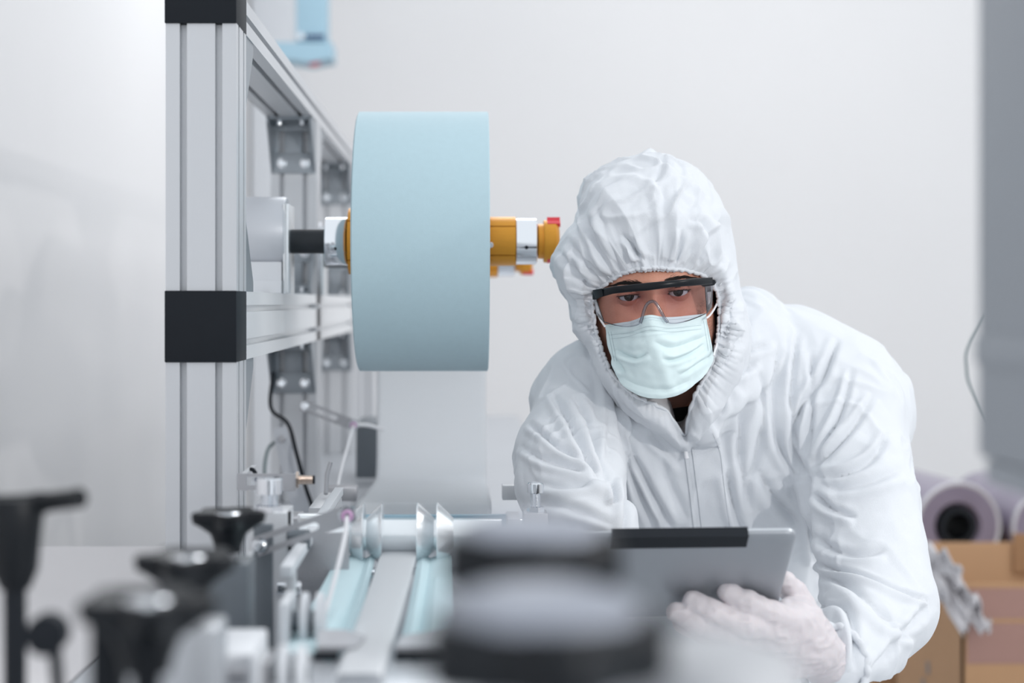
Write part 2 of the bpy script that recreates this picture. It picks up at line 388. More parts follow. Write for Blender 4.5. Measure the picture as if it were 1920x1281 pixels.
# ------------------------------------------------------------------ unwinding shafts and rolls
AX_Z, AX_Y = 1.386, 2.30
def shaft(y, z, dx, label, rear):
    r = empty('unwinding_shaft', (-.2, y, ZB1), label, 'shaft', 'air shafts holding the fabric rolls'); ax = (1, 0, 0)
    MB().lathe((-.325, y, z+.012), ax, [(0, .052), (.068, .052), (.071, .050), (.0715, .012)], 56).build('bearing_housing', M['housing'], r)
    b = MB().box(-.325, -.258, y-.036, y+.036, ZB1, z-.03, .0015).box(-.33, -.257, y-.05, y+.05, ZB1, ZB1+.018, .001); b.build('pedestal', M['whitemetal'], r)
    MB().box(-.2558, -.2478, y-.04, y+.04, ZB1-.0005, z+.052, .001).build('bearing_plate', M['bluepaint'] if 0 else M['alu_pol'], r)
    MB().cyl((-.252, y, z), (-.10, y, z), .0175, 40).build('shaft_rod', M['rod'], r)['label'] = 'black shaft rod'
    o = MB().lathe((-.1985, y, z), ax, [(0, .034), (.001, .0348), (.031, .0348), (.0322, .034)], 56).build('clamping_collar', M['chrome'], r)
    MB().cyl((-.182, y-.0335, z-.0115), (-.182, y-.0352, z-.012), .0018, 12).build('set_screw', M['black'], o)
    # orange expanding chuck: 4 grooved segments either side of the roll
    for x0, x1, rr in ((-.1650, -.155, .0475), (.030+dx, .0735+dx, .0352)):
        g = MB()
        for k in range(5):
            a0 = 2*PI*k/5+.33; a1 = a0+2*PI/5-.05; n = 14; ri = rr-.006
            ang = [a0+(a1-a0)*j/n for j in range(n+1)]
            loop = [(x0, y+math.sin(a)*rr, z+math.cos(a)*rr) for a in ang]+[(x0, y+math.sin(a)*ri, z+math.cos(a)*ri) for a in ang[::-1]]
            g.prism(loop, (x1-x0, 0, 0))
        o = g.build('expanding_chuck', M['orange'], r, 30); o['label'] = 'orange ribbed chuck'
    MB().cyl((-.16, y, z), (.0735+dx, y, z), .0295, 40).build('chuck_core', M['dsteel'], r)
    MB().cyl((.0375+dx, y-.035, z-.0062), (.0375+dx, y-.0362, z-.0065), .0042, 20, .0005).build('screw_head', M['chrome'], r)
    o = MB().lathe((.0738+dx, y, z), ax, [(0, .032), (.001, .0332), (.0295, .0332), (.0305, .032)], 56).build('clamping_collar', M['chrome'], r)
    MB().cyl((.0886+dx, y-.0315, z-.0095), (.0886+dx, y-.0333, z-.010), .0026, 12).build('set_screw', M['black'], o)
    MB().cyl((.10+dx, y, z), (.110+dx, y, z), .012, 24).build('journal', M['steel'], r)
    g = MB().lathe((.1055+dx, y, z), ax, [(0, .022), (.001, .0248), (.0085, .0252), (.0088, .0298), (.010, .0306), (.026, .0306), (.0305, .0255), (.031, .02)], 48)
    e = g.build('end_flange', M['orange'], r)
    for sg in (1, -1):
        g = MB(); n = 10; pts = []
        for j in range(n+1):
            a = sg*(.75*(j/n)-.1) if sg > 0 else PI-(.65*(j/n)-.1)
            pts.append(a)
        outer = [(.1190+dx, y-math.sin(a)*.0312, z+math.cos(a)*.0312+(.004 if j == 4 else 0)) for j, a in enumerate(pts)]
        inner = [(.1190+dx, y-math.sin(a)*.0250, z+math.cos(a)*.0250) for a in pts[::-1]]
        g.prism(outer+inner, (.0185, 0, 0)); g.build('red_tape_wrap', M['red'], e)
    return r
s1 = shaft(AX_Y, AX_Z, 0, 'orange and chrome air shaft through the large blue fabric roll', False)
s2 = shaft(2.866, 1.378, -.014, 'second orange tipped air shaft, further back and lower than the first', True)
def roll(y, z, R, x0, x1, m, name, label, dx=0):
    r = empty(name, ((x0+x1)/2, y, z-R), label, 'fabric roll')
    tilt = 0
    MB().lathe((x0, y, z), (1, 0, 0), [(0, .048), (0, R-.004), (.002, R), (x1-x0-.0015, R), (x1-x0, R-.002), (x1-x0, .040), (0, .040)], 160, False).build('wound_fabric', m, r, 50)
    MB().lathe((x0-.0012, y, z), (1, 0, 0), [(0, .0395), (0, .049), (x1-x0+.0024, .049), (x1-x0+.0024, .0395), (0, .0395)], 64, False).build('core_tube', M['core'], r, 50)
    return r
roll(AX_Y, AX_Z-.0005, .1858, -.1505, .0345, M['blue'], 'fabric_roll', 'large roll of pale blue fabric in front of the white one')
roll(2.866, 1.378, .090, -.151, .039, M['web'], 'fabric_roll', 'white fabric roll hidden behind the large blue roll, feeding the hanging web')
# white web that hangs down behind the blue roll, turns forward and runs to the front rollers
def ribbon(pts, x0, x1, m, name, th=.0012, parent=None, nx=10, wob=0.0):
    V = []; n = len(pts)
    for lay in (0, 1):
        for i, (y, z) in enumerate(pts):
            t0 = pts[max(i-1, 0)]; t1 = pts[min(i+1, n-1)]; dy, dz = t1[0]-t0[0], t1[1]-t0[1]; L = math.hypot(dy, dz)
            ny, nz = -dz/L*th*lay, dy/L*th*lay
            for j in range(nx+1):
                u = j/nx; wv = wob*math.sin(u*9+i*.35)*math.sin(i*.21)
                xa = x0(i/(n-1)) if callable(x0) else x0; xb = x1(i/(n-1)) if callable(x1) else x1
                V.append((xa+(xb-xa)*u, y+ny+wv, z+nz+wv*.4))
    F = []; w_ = nx+1; o = n*w_
    for i in range(n-1):
        for j in range(nx):
            a = i*w_+j; F.append((a, a+1, a+w_+1, a+w_)); F.append((o+a, o+a+w_, o+a+w_+1, o+a+1))
    for i in range(n-1):
        a = i*w_; F.append((a, a+w_, o+a+w_, o+a)); a += nx; F.append((a, o+a, o+a+w_, a+w_))
    for j in range(nx):
        F.append((j, o+j, o+j+1, j+1)); a = (n-1)*w_+j; F.append((a, a+1, o+a+1, o+a))
    return np_mesh(name, V, F, m, parent)
wp = [(2.7745, 1.378-i*.018) for i in range(19)]
wp += [(2.7745-.055*(1-math.cos(a)), 1.045-.055*math.sin(a)+.005) for a in np.linspace(.05, PI/2, 10)]
wp += [(2.70-.45*t, .995+.022*t) for t in np.linspace(.03, 1, 14)]
wp += [(2.25-.02*math.sin(a), 1.017-.02*(1-math.cos(a))) for a in np.linspace(.2, PI/2+.3, 8)]
tag(ribbon(wp, -.151, .0385, M['web'], 'fabric_web', wob=.0004, nx=24), 'white translucent fabric web hanging below the blue roll and turning forward', 'fabric web')

# ------------------------------------------------------------------ machine bed
bed = empty('machine_bench', (-.09, 2.2, 0), 'grey metal machine bench carrying frame, rollers and knobs', 'machine bench')
MB().box(-.36, .165, .28, 4.9, BED-.02, BED, .002).build('bench_top', M['bedmetal'], bed)
MB().box(-.34, .145, .32, 4.86, .10, BED-.02, .004).build('cabinet_body', M['whitemetal'], bed)
for x in (-.31, .115):
    for y in (.4, 2.5, 4.7): MB().cyl((x, y, 0), (x, y, .10), .022, 20).build('leg', M['dsteel'], bed)
sb = empty('side_table', (-.615, 1.2, 0), 'low pale table between the machine and the left wall', 'table')
MB().box(-.865, -.365, .25, 2.30, .92, .948, .003).build('table_top', M['bench'], sb)
for x in (-.83, -.40):
    for y in (.3, 2.24): MB().box(x-.02, x+.02, y-.02, y+.02, 0, .92, .002).build('leg', M['alu'], sb)

# rear guide roller station at the end of the web
st = empty('guide_station', (-.04, 2.2, BED), 'low steel roller station catching the white web', 'roller station')
MB().cyl((-.185, 2.215, .982), (.10, 2.215, .982), .016, 36).build('guide_roller', M['chrome'], st)
MB().box(-.205, .125, 2.10, 2.165, BED, .992, .001).build('cross_bar', M['alu_pol'], st)
MB().box(-.17, .06, 2.152, 2.164, .992, 1.012, .001).build('lip_plate', M['bluepaint'], st)  # blue tone paints in the shaded edge where the web ends
for x in (-.195, .105):
    MB().box(x-.008, x+.008, 2.09, 2.26, BED, 1.03, .001).build('side_plate', M['alu'], st)
MB().box(.052, .10, 2.17, 2.20, 1.030, 1.050, .001).build('end_block', M['alu'], st)
MB().box(-.205, -.158, 2.35, 2.39, 1.006, 1.026, .002).build('cross_rod', M['steel'], st)
for x in (-.20, -.163): MB().box(x-.004, x+.004, 2.34, 2.40, BED, 1.006, .001).build('rod_support', M['alu'], st)
MB().tube([(-.19, 2.20, 1.035), (-.19, 2.22, 1.06), (-.186, 2.23, 1.075)], .003).build('hook', M['steel'], st)

# creasing roller with cone discs
RY, RZ = 1.74, Z_(1003, 1.74)
cr = empty('creasing_roller', (X_(748, RY), RY, BED), 'shiny steel creasing roller with four sharp cone discs above the pale fabric', 'roller')
def xr(px): return X_(px, RY)
MB().lathe((xr(560), RY, RZ), (1, 0, 0), [(0, .021), (.0, .0235), (xr(648)-xr(560), .0235), (xr(650)-xr(560), .018), (xr(940)-xr(560), .018), (xr(940)-xr(560), .008), (xr(960)-xr(560), .008)], 56).build('roller_core', M['alu_pol'], cr)
RD = 60*RY/FP
for (a, b, sgn) in ((652, 683, 1), (688, 718, 1), (782, 814, -1), (819, 850, -1)):
    L = xr(b)-xr(a); p = [(0, .0182), (L*.92, RD*.985), (L*.96, RD), (L, RD), (L, .018)] if sgn > 0 else [(0, .018), (0, RD), (L*.04, RD), (L*.08, RD*.985), (L, .0182)]
    MB().lathe((xr(a), RY, RZ), (1, 0, 0), p, 72, False).build('cone_disc', M['alu_pol'], cr)
for px in (552, 962):
    MB().box(xr(px)-.007, xr(px)+.007, RY-.03, RY+.03, BED, RZ+.022, .001).build('bearing_plate', M['steel'], cr)
# small second roller and spindle under it
MB().cyl((xr(535), RY+.03, RZ-.052), (xr(700), RY+.03, RZ-.052), .010, 28).build('lower_spindle', M['chrome'], cr)

# pleated fabric running from the creasing roller towards the camera
def pleat(name, cols, label, m, y0=RY-.005, y1=1.24, lift=0.0, grp='pleated fabric strips'):
    """cols: list of (px far, py far, px near, py near, height) across the strip"""
    n = 26; V = []; F = []
    for lay in (0, 1):
        for i in range(n+1):
            t = i/n
            for (pa, pb, hgt) in cols:
                ya = y0; xa = X_(pa, 1.70); xb = X_(pb, 1.26); y = ya+(y1-ya)*t
                zf = (RZ-.0215)*(1-t)+(1.016)*t+hgt*(.35+.65*t)-.004*math.sin(PI*t)+lift-lay*.0011
                V.append((xa+(xb-xa)*t, y, zf))
    w_ = len(cols); o = (n+1)*w_
    for i in range(n):
        for j in range(w_-1):
            a = i*w_+j; F.append((a, a+1, a+w_+1, a+w_)); F.append((o+a, o+a+w_, o+a+w_+1, o+a+1))
        a = i*w_; F.append((a, a+w_, o+a+w_, o+a)); a += w_-1; F.append((a, o+a, o+a+w_, a+w_))
    for j in range(w_-1):
        F.append((j, o+j, o+j+1, j+1)); a = n*w_+j; F.append((a, a+1, o+a+1, o+a))
    o_ = np_mesh(name, V, F, m, None, ang=30); return tag(o_, label, 'fabric strip', grp)
pleat('fabric_strip', [(628, 520, .004), (640, 545, .006), (668, 590, .005), (683, 612, -.003), (692, 640, .006), (700, 650, .0)], 'wide cyan fabric strip left of the centre strip under the cone discs', M['webblue'], y1=1.275, lift=-.002)
pleat('fabric_strip', [(712, 645, .010), (720, 655, .0135), (748, 692, .014), (774, 722, .0135), (780, 728, .010)], 'pale folded centre fabric strip running toward the camera', M['web'], y1=1.165, lift=.0)
pleat('fabric_strip', [(782, 742, .0), (792, 762, .007), (806, 775, -.003), (820, 800, .006), (845, 850, .005)], 'cyan fabric strip right of the centre strip, partly behind blurred knobs', M['webblue'], y1=1.275, lift=-.002)
# folding plates the strips run through
fg = empty('folding_guide', (-.04, 1.25, BED), 'grey folding plates and flat steel bar at the front of the fabric strips', 'guide plate')
def plate(pts, y, th, m, name, par, zt=None):
    """flat horizontal plate whose outline is given as (x, y)"""
    return MB().prism([(a, b, zt) for a, b in pts], (0, 0, th)).build(name, m, par)
zt = 1.0262
plate([(-.115, 1.25), (-.085, 1.25), (-.08, 1.29), (-.098, 1.315), (-.12, 1.315)], 0, .004, M['steel'], 'fold_plate', fg, zt)
plate([(-.054, 1.25), (.06, 1.25), (.06, 1.325), (-.015, 1.325), (-.05, 1.29)], 0, .004, M['steel'], 'fold_plate', fg, zt)
for xa, xb in ((X_(588, 1.246), X_(634, 1.246)), (X_(741, 1.246), .075)): MB().box(xa, xb, 1.243, 1.252, 1.0205, 1.0262, .0004).build('slot_strip', M['black'], fg)
MB().box(-.128, .065, 1.16, 1.242, .975, 1.0200, .003).build('front_bar', M['bedmetal'], fg)
for x in (-.13, .055): MB().box(x-.008, x+.008, 1.17, 1.24, BED, .99, .001).build('bar_support', M['alu'], fg)
MB().box(-.032, .0, 1.14, 1.158, .972, 1.012, .003).build('clear_stop', M['webblue'], fg)

# long side rail
rl = empty('side_rail', (-.17, 1.75, BED), 'pale flat rail running back along the left of the fabric', 'rail')
MB().box(-.168, -.157, 1.46, 2.08, 1.048, 1.058, .001).build('rail_bar', M['whitemetal'], rl)
for y in (1.5, 1.95): MB().box(-.166, -.158, y-.012, y+.012, BED, 1.046, .001).build('rail_foot', M['alu'], rl)
MB().box(-.164, -.158, 1.80, 2.07, .975, 1.046, .001).build('rail_web_plate', M['alu'], rl)
for y in (1.82, 1.88, 1.99, 2.04): MB().cyl((-.158, y, 1.034), (-.1555, y, 1.034), .003, 16).build('rail_screw', M['dsteel'], rl)
# dark upright plate, bearing block with socket bolt
def socket_bolt(b, top, r=.0135, hh=.017, thr=.0088, length=.05):
    o = MB().lathe(top, (0, 0, -1), [(0.0045, .0005), (.0045, .0058), (0, .0062), (0, r-.0012), (.0012, r), (hh, r), (hh, thr)], 36, False).build('bolt_head', M['chrome'], b)
    z = hh; pr = []
    while z < length: pr += [(z, thr), (z+.0008, thr-.0009), (z+.0016, thr)]; z += .0016
    MB().lathe(top, (0, 0, -1), pr, 28).build('bolt_thread', M['chrome'], b)
    return o
def block(px, py_top, Y, label, small=False):
    x = X_(px, Y); zt_ = Z_(py_top, Y); b = empty('bearing_block', (x, Y, BED), label, 'bearing block', 'bearing blocks with socket head bolts')
    sc = .72 if small else 1
    socket_bolt(b, (x, Y+.0, zt_), .0135*sc, .016*sc, .0088*sc, .052*sc)
    zb = zt_-.034
    MB().box(x-.019*sc, x+.019*sc, Y-.013, Y+.05, BED, zb, .0012).build('block_body', M['steel'] if small else M['alu'], b)
    MB().lathe((x, Y, zb), (0, 0, 1), [(0, .0145*sc), (.006, .0145*sc), (.006, .009*sc)], 6, True).build('lock_nut', M['chrome'], b)
    return b
block(505, 896, 1.62, 'grey bearing block with tall socket head bolt beside the left aluminium post')
block(1004, 905, 1.86, 'smaller block and socket head bolt in front of the forearm', True)
up = empty('upright_plate', (X_(492, 1.57), 1.57, BED), 'dark grey upright plate holding the slotted thread arm', 'plate')
Yp = 1.56
MB().box(X_(475, Yp), X_(510, Yp), Yp, Yp+.012, BED, Z_(985, Yp), .0008).build('plate_body', M['dsteel'], up)
MB().box(X_(510, Yp), X_(640, Yp)+.0, Yp+.10, Yp+.108, BED, Z_(1000, Yp+.1), .0008).build('rear_plate', M['steel'], up)
MB().cyl((X_(508, Yp), Yp+.05, Z_(1103, Yp+.05)), (X_(556, Yp), Yp+.05, Z_(1103, Yp+.05)), .0072, 28, .001).build('cross_spindle', M['chrome'], up)
MB().cyl((X_(528, Yp), Yp+.05, Z_(1005, Yp+.05)), (X_(566, Yp), Yp+.05, Z_(1005, Yp+.05)), .0065, 24, .001).build('cross_spindle', M['dsteel'], up)
MB().cyl((X_(560, Yp), Yp+.05, Z_(1012, Yp+.05)), (X_(572, Yp), Yp+.05, Z_(1012, Yp+.05)), .010, 24, .001).build('spindle_nut', M['dsteel'], up)
MB().box(X_(528, Yp), X_(532, Yp), Yp+.06, Yp+.066, Z_(1050, Yp), Z_(975, Yp), .0002).build('slot_strip', M['black'], up)

# ------------------------------------------------------------------ thread arms with ceramic eyelets
def arm(a, b, Y, wid, label, scr_at_a=True):
    """slotted flat arm between two screen points on depth Y"""
    A = P(*a, Y); B = P(*b, Y); d = (B-A).normalized(); n = Vector((0, 1, 0)).cross(d).normalized(); L = (B-A).length; hw = wid/2
    r = empty('thread_guide', A, label, 'thread arm', 'slotted arms guiding elastic thread')
    # outline with slot: two rails and end pieces as one ring
    s0, s1 = .20, .62; sw = hw*.42
    def q(t, s): return A+d*(L*t)+n*s
    outer = [q(-.07, -hw), q(1.04, -hw), q(1.07, -hw*.5), q(1.07, hw*.5), q(1.04, hw), q(-.07, hw)]
    g = MB(); k = 8
    slot = [q(s0, -sw)]+[q(s1, 0)+d*(sw*math.sin(PI*j/k))-n*(sw*math.cos(PI*j/k)) for j in range(k+1)]+[q(s0, sw)]
    lo = [q(-.07, -hw), q(1.05, -hw), q(1.08, 0)]+[q(s1, 0)+d*sw]+[slot[1+j] for j in range(k//2-1, -1, -1)]+[slot[0], q(-.07, -sw)]
    # lower rail, upper rail, both meeting on the centre line beyond the slot
    up_ = [q(-.07, sw), slot[-1]]+[slot[1+j] for j in range(k, k//2, -1)]+[q(s1, 0)+d*sw, q(1.08, 0), q(1.05, hw), q(-.07, hw)]
    g.prism(lo, (0, .003, 0)); g.prism(up_, (0, .003, 0))
    g.build('arm_plate', M['steel'], r, 25)
    MB().prism([q(-.07, -sw), q(.06, -sw), q(.06, sw), q(-.07, sw)], (0, .003, 0)).build('arm_end', M['steel'], r)
    MB().lathe(A+Vector((0, .002, 0)), (0, -1, 0), [(0, hw*.8), (.0035, hw*.8), (.0036, hw*.62), (.0115, hw*.60), (.0125, hw*.5), (.0125, hw*.28), (.008, hw*.25), (.008, .0003)], 32).build('socket_screw', M['chrome'], r)
    MB().lathe(B+Vector((0, .006, 0)), (0, -1, 0), [(0, hw*.62), (0, hw*1.02), (.012, hw*1.02), (.012, hw*.62)], 6).build('hex_nut', M['chrome'], r, 20)
    MB().lathe(B+Vector((0, .0, 0)), (0, -1, 0), [(0, hw*.60), (.0085, hw*.62), (.010, hw*.45), (.0085, hw*.26), (0, hw*.22)], 32, False).build('ceramic_eyelet', M['pink'], r)['label'] = 'pink ceramic eyelet'
    return r, B
a1, B1 = arm((489, 1023), (652, 966), 1.545, .019, 'near slotted steel arm with pink eyelet, screwed to the dark upright plate')
a2, B2 = arm((572, 762), (663, 797), 2.72, .019, 'far slotted steel arm with pink eyelet on the second aluminium post')
for r_, B_, T, rr, lab in ((a1, B1, [(648, 1000, 1.51), (632, 1070, 1.46), (610, 1150, 1.42)], .0021, 'near white elastic thread drawn down from the near pink eyelet'),
                       (a2, B2, [(652, 835, 2.66), (640, 880, 2.5), (625, 952, 2.28)], .0023, 'far white elastic thread drawn down from the far pink eyelet')):
    pts = smoothpath([B_+Vector((0, .02, .0)), B_+Vector((0, -.012, -.002))]+[P(*t) for t in T], 8)
    tag(MB().tube(pts, rr, 8).build('elastic_thread', M['white']), lab, 'thread', 'white elastic threads')
# far arm's bolt into the post
MB().cyl(P(572, 762, 2.72), P(572, 762, 2.72)+Vector((0, .075, 0)), .004, 16).build('arm_stud', M['steel'], a2)
tag(MB().tube(smoothpath([P(664, 797, 2.74), P(690, 798, 2.75), P(720, 806, 2.76)], 6), .0032, 8).build('thread_tube', M['white']), 'short pale tube behind the far pink eyelet', 'tube')

# sensor on its slotted bracket
Ys = 1.72
sn = empty('sensor_bracket', P(470, 905, Ys), 'slotted grey bracket with a threaded sensor on the left post', 'sensor')
MB().box(X_(462, Ys), X_(516, Ys), Ys, Ys+.003, Z_(894, Ys), Z_(888.5, Ys)).box(X_(462, Ys), X_(516, Ys), Ys, Ys+.003, Z_(919, Ys), Z_(911, Ys)).box(X_(516.2, Ys), X_(551, Ys), Ys, Ys+.003, Z_(921, Ys), Z_(889, Ys)).box(X_(551.2, Ys), X_(554, Ys), Ys, Ys+.022, Z_(921, Ys), Z_(889, Ys)).box(X_(445, Ys), X_(461.8, Ys), Ys, Ys+.003, Z_(919, Ys), Z_(888.5, Ys)).build('bracket_plate', M['steel'], sn, 20)
MB().box(X_(470, Ys), X_(514, Ys), Ys+.004, Ys+.005, Z_(912, Ys), Z_(896, Ys)).build('paper_label', M['whitemetal'], sn)
MB().box(X_(452, Ys)-.0, X_(462, Ys), Ys+.003, Ys+.09, Z_(921, Ys), Z_(888, Ys)).build('mount_plate', M['alu'], sn)
tc = bpy.data.curves.new('lettering', 'FONT'); tc.body = 'ex'; tc.size = .0115; tc.extrude = .0002
to = bpy.data.objects.new('tmp', tc); C.objects.link(to); dg = bpy.context.evaluated_depsgraph_get()
tm = bpy.data.meshes.new_from_object(to.evaluated_get(dg)); bpy.data.objects.remove(to)
tm.transform(Matrix.Translation(P(476, 905, Ys)+Vector((0, .0037, 0))) @ Matrix.Rotation(PI/2, 4, 'X'))
link('lettering', tm, M['ink'], sn)
yc, zc = Ys+.011, Z_(902, Ys)
MB().lathe((X_(554, Ys), yc, zc), (1, 0, 0), [(0, .0095), (.0025, .0095)], 6).build('sensor_nut', M['nickel'], sn, 20)
pr = []; t = 0
while t < .0145: pr += [(t, .0052), (t+.0004, .0049), (t+.0008, .0052)]; t += .0008
MB().lathe((X_(558, Ys), yc, zc), (1, 0, 0), pr+[(.0155, .0053)], 28).build('sensor_barrel', M['nickel'], sn)
MB().cyl((X_(558, Ys)+.0155, yc, zc), (X_(558, Ys)+.0175, yc, zc), .0048, 24, .0005).build('sensor_tip', M['black'], sn)
MB().tube(smoothpath([P(468, 880, Ys+.03), P(474, 881, Ys+.03), P(480, 889, Ys+.03)], 6), .0022, 8).build('sensor_lead', M['black'], sn)
# slanted pressure arm, cable, dark control box behind
Yq = 2.62
pa = empty('slanted_arm', P(545, 930, Yq), 'tapered pale metal arm leaning in front of the second post', 'arm')
MB().prism([P(512, 806, Yq), P(533, 800, Yq), P(548, 830, Yq), P(585, 950, Yq), P(600, 1010, Yq), P(560, 1010, Yq), P(520, 850, Yq)], (0, .012, 0)).build('arm_plate', M['housing'], pa)
MB().cyl(P(529, 823, Yq), P(529, 823, Yq)+Vector((0, -.008, 0)), .006, 20, .001).build('bolt', M['steel'], pa)
MB().box(X_(550, Yq), X_(600, Yq), Yq, Yq+.05, BED, Z_(1000, Yq)).build('arm_base', M['alu'], pa)
tag(MB().tube(smoothpath([P(512, 700, 2.76), P(508, 765, 2.72), P(540, 795, 2.66), P(556, 850, 2.60), P(572, 910, 2.60), P(588, 960, 2.6), P(592, 1010, 2.6)], 8), .0034, 8).build('cable', M['black']), 'dark cable curving down beside the slanted arm', 'cable')
tag(MB().tube(smoothpath([P(520, 826, 2.7), P(503, 842, 2.6), P(496, 880, 2.55), P(500, 920, 2.5), P(512, 960, 2.5)], 8), .0034, 8).build('cable', M['cable']), 'thin grey cable looping left of the second post', 'cable')
cb = empty('control_box', (X_(690, 3.2), 3.2, BED), 'dark grey motor box standing behind the hanging white web', 'control box')
MB().box(X_(667, 3.1), X_(760, 3.1), 3.1, 3.3, Z_(897, 3.1), Z_(795, 3.1), .003).build('box_body', M['dsteel'], cb)
MB().box(X_(667, 3.1), X_(760, 3.1), 3.1, 3.3, BED, Z_(897, 3.1), .003).build('box_foot', M['whitemetal'], cb)
# hanging blue lifting head by the back wall
Yb = 5.2
bh = empty('lifting_column', P(585, 90, Yb), 'blurred pale blue vertical column with wide foot and red tip near the back wall', 'column')
MB().box(X_(555, Yb), X_(612, Yb), Yb, Yb+.12, Z_(76, Yb), 2.9, .003).build('column_shaft', M['bluepaint'], bh)
MB().prism([P(505, 79, Yb-.02), P(622, 79, Yb-.02), P(622, 108, Yb-.02), P(600, 112, Yb-.02), P(578, 116, Yb-.02), P(540, 110, Yb-.02), P(505, 104, Yb-.02)], (0, .17, 0)).build('column_foot', M['bluepaint'], bh)
MB().lathe(P(588, 111, Yb+.04), (0, 0, -1), [(0, .024), (.014, .024), (.022, .01)], 24).build('red_tip', M['red'], bh)
o = MB().cyl(P(564, 68, Yb)+Vector((0, -.001, 0)), P(564, 68, Yb)+Vector((0, -.004, 0)), .011, 24).build('round_badge', M['whitemetal'], bh)
g = MB(); xx = 573
for wd in (4, 5, 4, 3, 5, 4, 4):
    g.box(X_(xx, Yb), X_(xx+wd, Yb), Yb-.003, Yb-.0005, Z_(73, Yb), Z_(65, Yb)); xx += wd+1
o = g.build('blurred_lettering', M['ink'], bh); o['kind'] = 'stuff'
MB().box(X_(585, Yb)-.02, X_(585, Yb)+.02, Yb+.12, BW, 2.7, 2.78, .003).build('wall_arm', M['whitemetal'], bh)
struct(MB().box(X_(470, BW-.06), X_(552, BW-.06), BW-.06, BW, 0, 3.4, .004).build('shade_strip_1', M['whitemetal']), 'pale strip standing in for corner shading on the back wall')  # strip paints in the grey shading near the wall corner
tag(MB().lathe(P(908, 842, 4.4), (0, -1, 0), [(0, .006), (.006, .010), (.03, .010), (.032, .004)], 16).tube([P(908, 846, 4.4), P(908, 1000, 4.4)], .003, 8).build('bench_lever', M['dsteel']), 'tiny dark knob beyond the web, between web and sleeve', 'knob')

# ------------------------------------------------------------------ blurred black knobs in the foreground
def star_knob(px, py, Y, dia, label, lobes=5, rot=0.0, stem=True, base=None, disc=False, sb=.038):
    c = P(px, py, Y); r = empty('star_knob', (c.x, c.y, BED), label, 'knob', 'black star knobs in the foreground'); R = dia/2
    def ring(z, rad, amp, n=90):
        return [(c.x+(rad*(1+amp*math.cos(lobes*a+rot)))*math.cos(a), c.y+(rad*(1+amp*math.cos(lobes*a+rot)))*math.sin(a), c.z+z) for a in np.linspace(0, 2*PI, n, endpoint=False)]
    prof = [(-R*.95, R*.34, 0), (-R*.80, R*.36, 0), (-R*.45, R*.48, .03), (-R*.22, R*.74, .12), (-R*.14, R*.84, .17), (R*.08, R*.87, .18), (R*.14, R*.82, .17), (R*.10, R*.66, .08), (R*.0, R*.42, .0), (-R*.02, R*.34, 0), (-R*.02, R*.02, 0)]
    if disc: prof = [(-R*.36, R*.30, 0), (-R*.36, R*.6, .05), (-R*.35, R*.88, .12), (-R*.28, R*.95, .13), (R*.14, R*.95, .13), (R*.22, R*.88, .13), (R*.20, R*.5, 0), (R*.20, R*.4, 0), (R*.20, R*.34, 0), (R*.20, R*.2, 0), (R*.20, R*.02, 0)]
    V = [v for p in prof for v in ring(*p)]; n = 90; F = []
    for i in range(len(prof)-1):
        for k in range(n): F.append((i*n+k, i*n+(k+1) % n, (i+1)*n+(k+1) % n, (i+1)*n+k))
    F.append(tuple(range(n))[::-1][:4])
    np_mesh('knob_body', V, F[:-1], M['knob'], r, ang=50)
    if disc:
        MB().lathe((c.x, c.y, c.z+R*.20), (0, 0, 1), [(0, R*.84)]+[(R*.26*math.sin(a), R*.84*math.cos(a)) for a in np.linspace(.15, 1.5, 10)], 48).build('sheen_dome', M['domegrey'], r)  # added dome, its pale grey stands in for light reflected off the knob top
        MB().lathe((c.x, c.y, c.z-R*.30), (0, 0, -1), [(0, R*.55), (R*.7, R*.50), (R*.75, R*.2)], 40).build('collar', M['domegrey'], r)
    else: MB().lathe((c.x, c.y, c.z-R*.02), (0, 0, 1), [(0, R*.36), (R*.10, R*.34), (R*.13, R*.25), (R*.14, R*.02)], 32).build('sheen_insert', M['chrome'], r)  # added chrome disc stands in for the sheen on the knob top
    MB().cyl((c.x, c.y, c.z-sb), (c.x, c.y, c.z-R*.1), R*.2, 24).build('threaded_stem', M['steel'] if base is None else M[base], r)
    return r, c
def clamp_block(c, w, d, z0, z1, label, m='bedmetal', par=None):
    b = empty('clamp_block', (c.x, c.y, BED), label, 'clamp block', 'clamp blocks under the star knobs')
    MB().box(c.x-w/2, c.x+w/2, c.y-d/2, c.y+d/2, z0, z1, .003).build('block_body', M[m], b)
    for sx in (-1, 1): MB().cyl((c.x+sx*w*.34, c.y-d/2-.001, (z0+z1)/2), (c.x+sx*w*.34, c.y-d/2-.004, (z0+z1)/2), .004, 16, .0006).build('screw', M['dsteel'], b)
    return b
kn, c1 = star_knob(428, 968, 1.40, .066, 'black star knob nearest the left aluminium post', rot=.6)
clamp_block(c1, .042, .05, BED, c1.z-.038, 'dark block under the knob nearest the aluminium post', 'dsteel')
kn, c2 = star_knob(352, 1052, 1.05, .068, 'second black star knob in the left row, between a larger and a smaller one', rot=1.9, sb=.040)
clamp_block(c2, .045, .05, BED, c2.z-.040, 'grey block under the second knob of the left row', 'bedmetal')
kn, c3 = star_knob(275, 1135, .82, .072, 'large blurred black star knob lowest in the left row', rot=.2, base='black', sb=.060)
clamp_block(c3, .040, .05, BED, c3.z-.060, 'black block under the lowest knob of the left row', 'black')
kn, c4 = star_knob(995, 1036, .66, .070, 'big blurred black star knob in the middle, upper of two', rot=1.0, disc=True, sb=.036)
clamp_block(c4, .066, .05, BED, c4.z-.036, 'pale block under the upper middle knob', 'whitemetal')
kn, c5 = star_knob(1015, 1196, .52, .078, 'very large blurred black star knob at the bottom middle', rot=.4, disc=True, sb=.040)
clamp_block(c5, .068, .05, BED, c5.z-.040, 'pale block under the bottom middle knob', 'whitemetal')
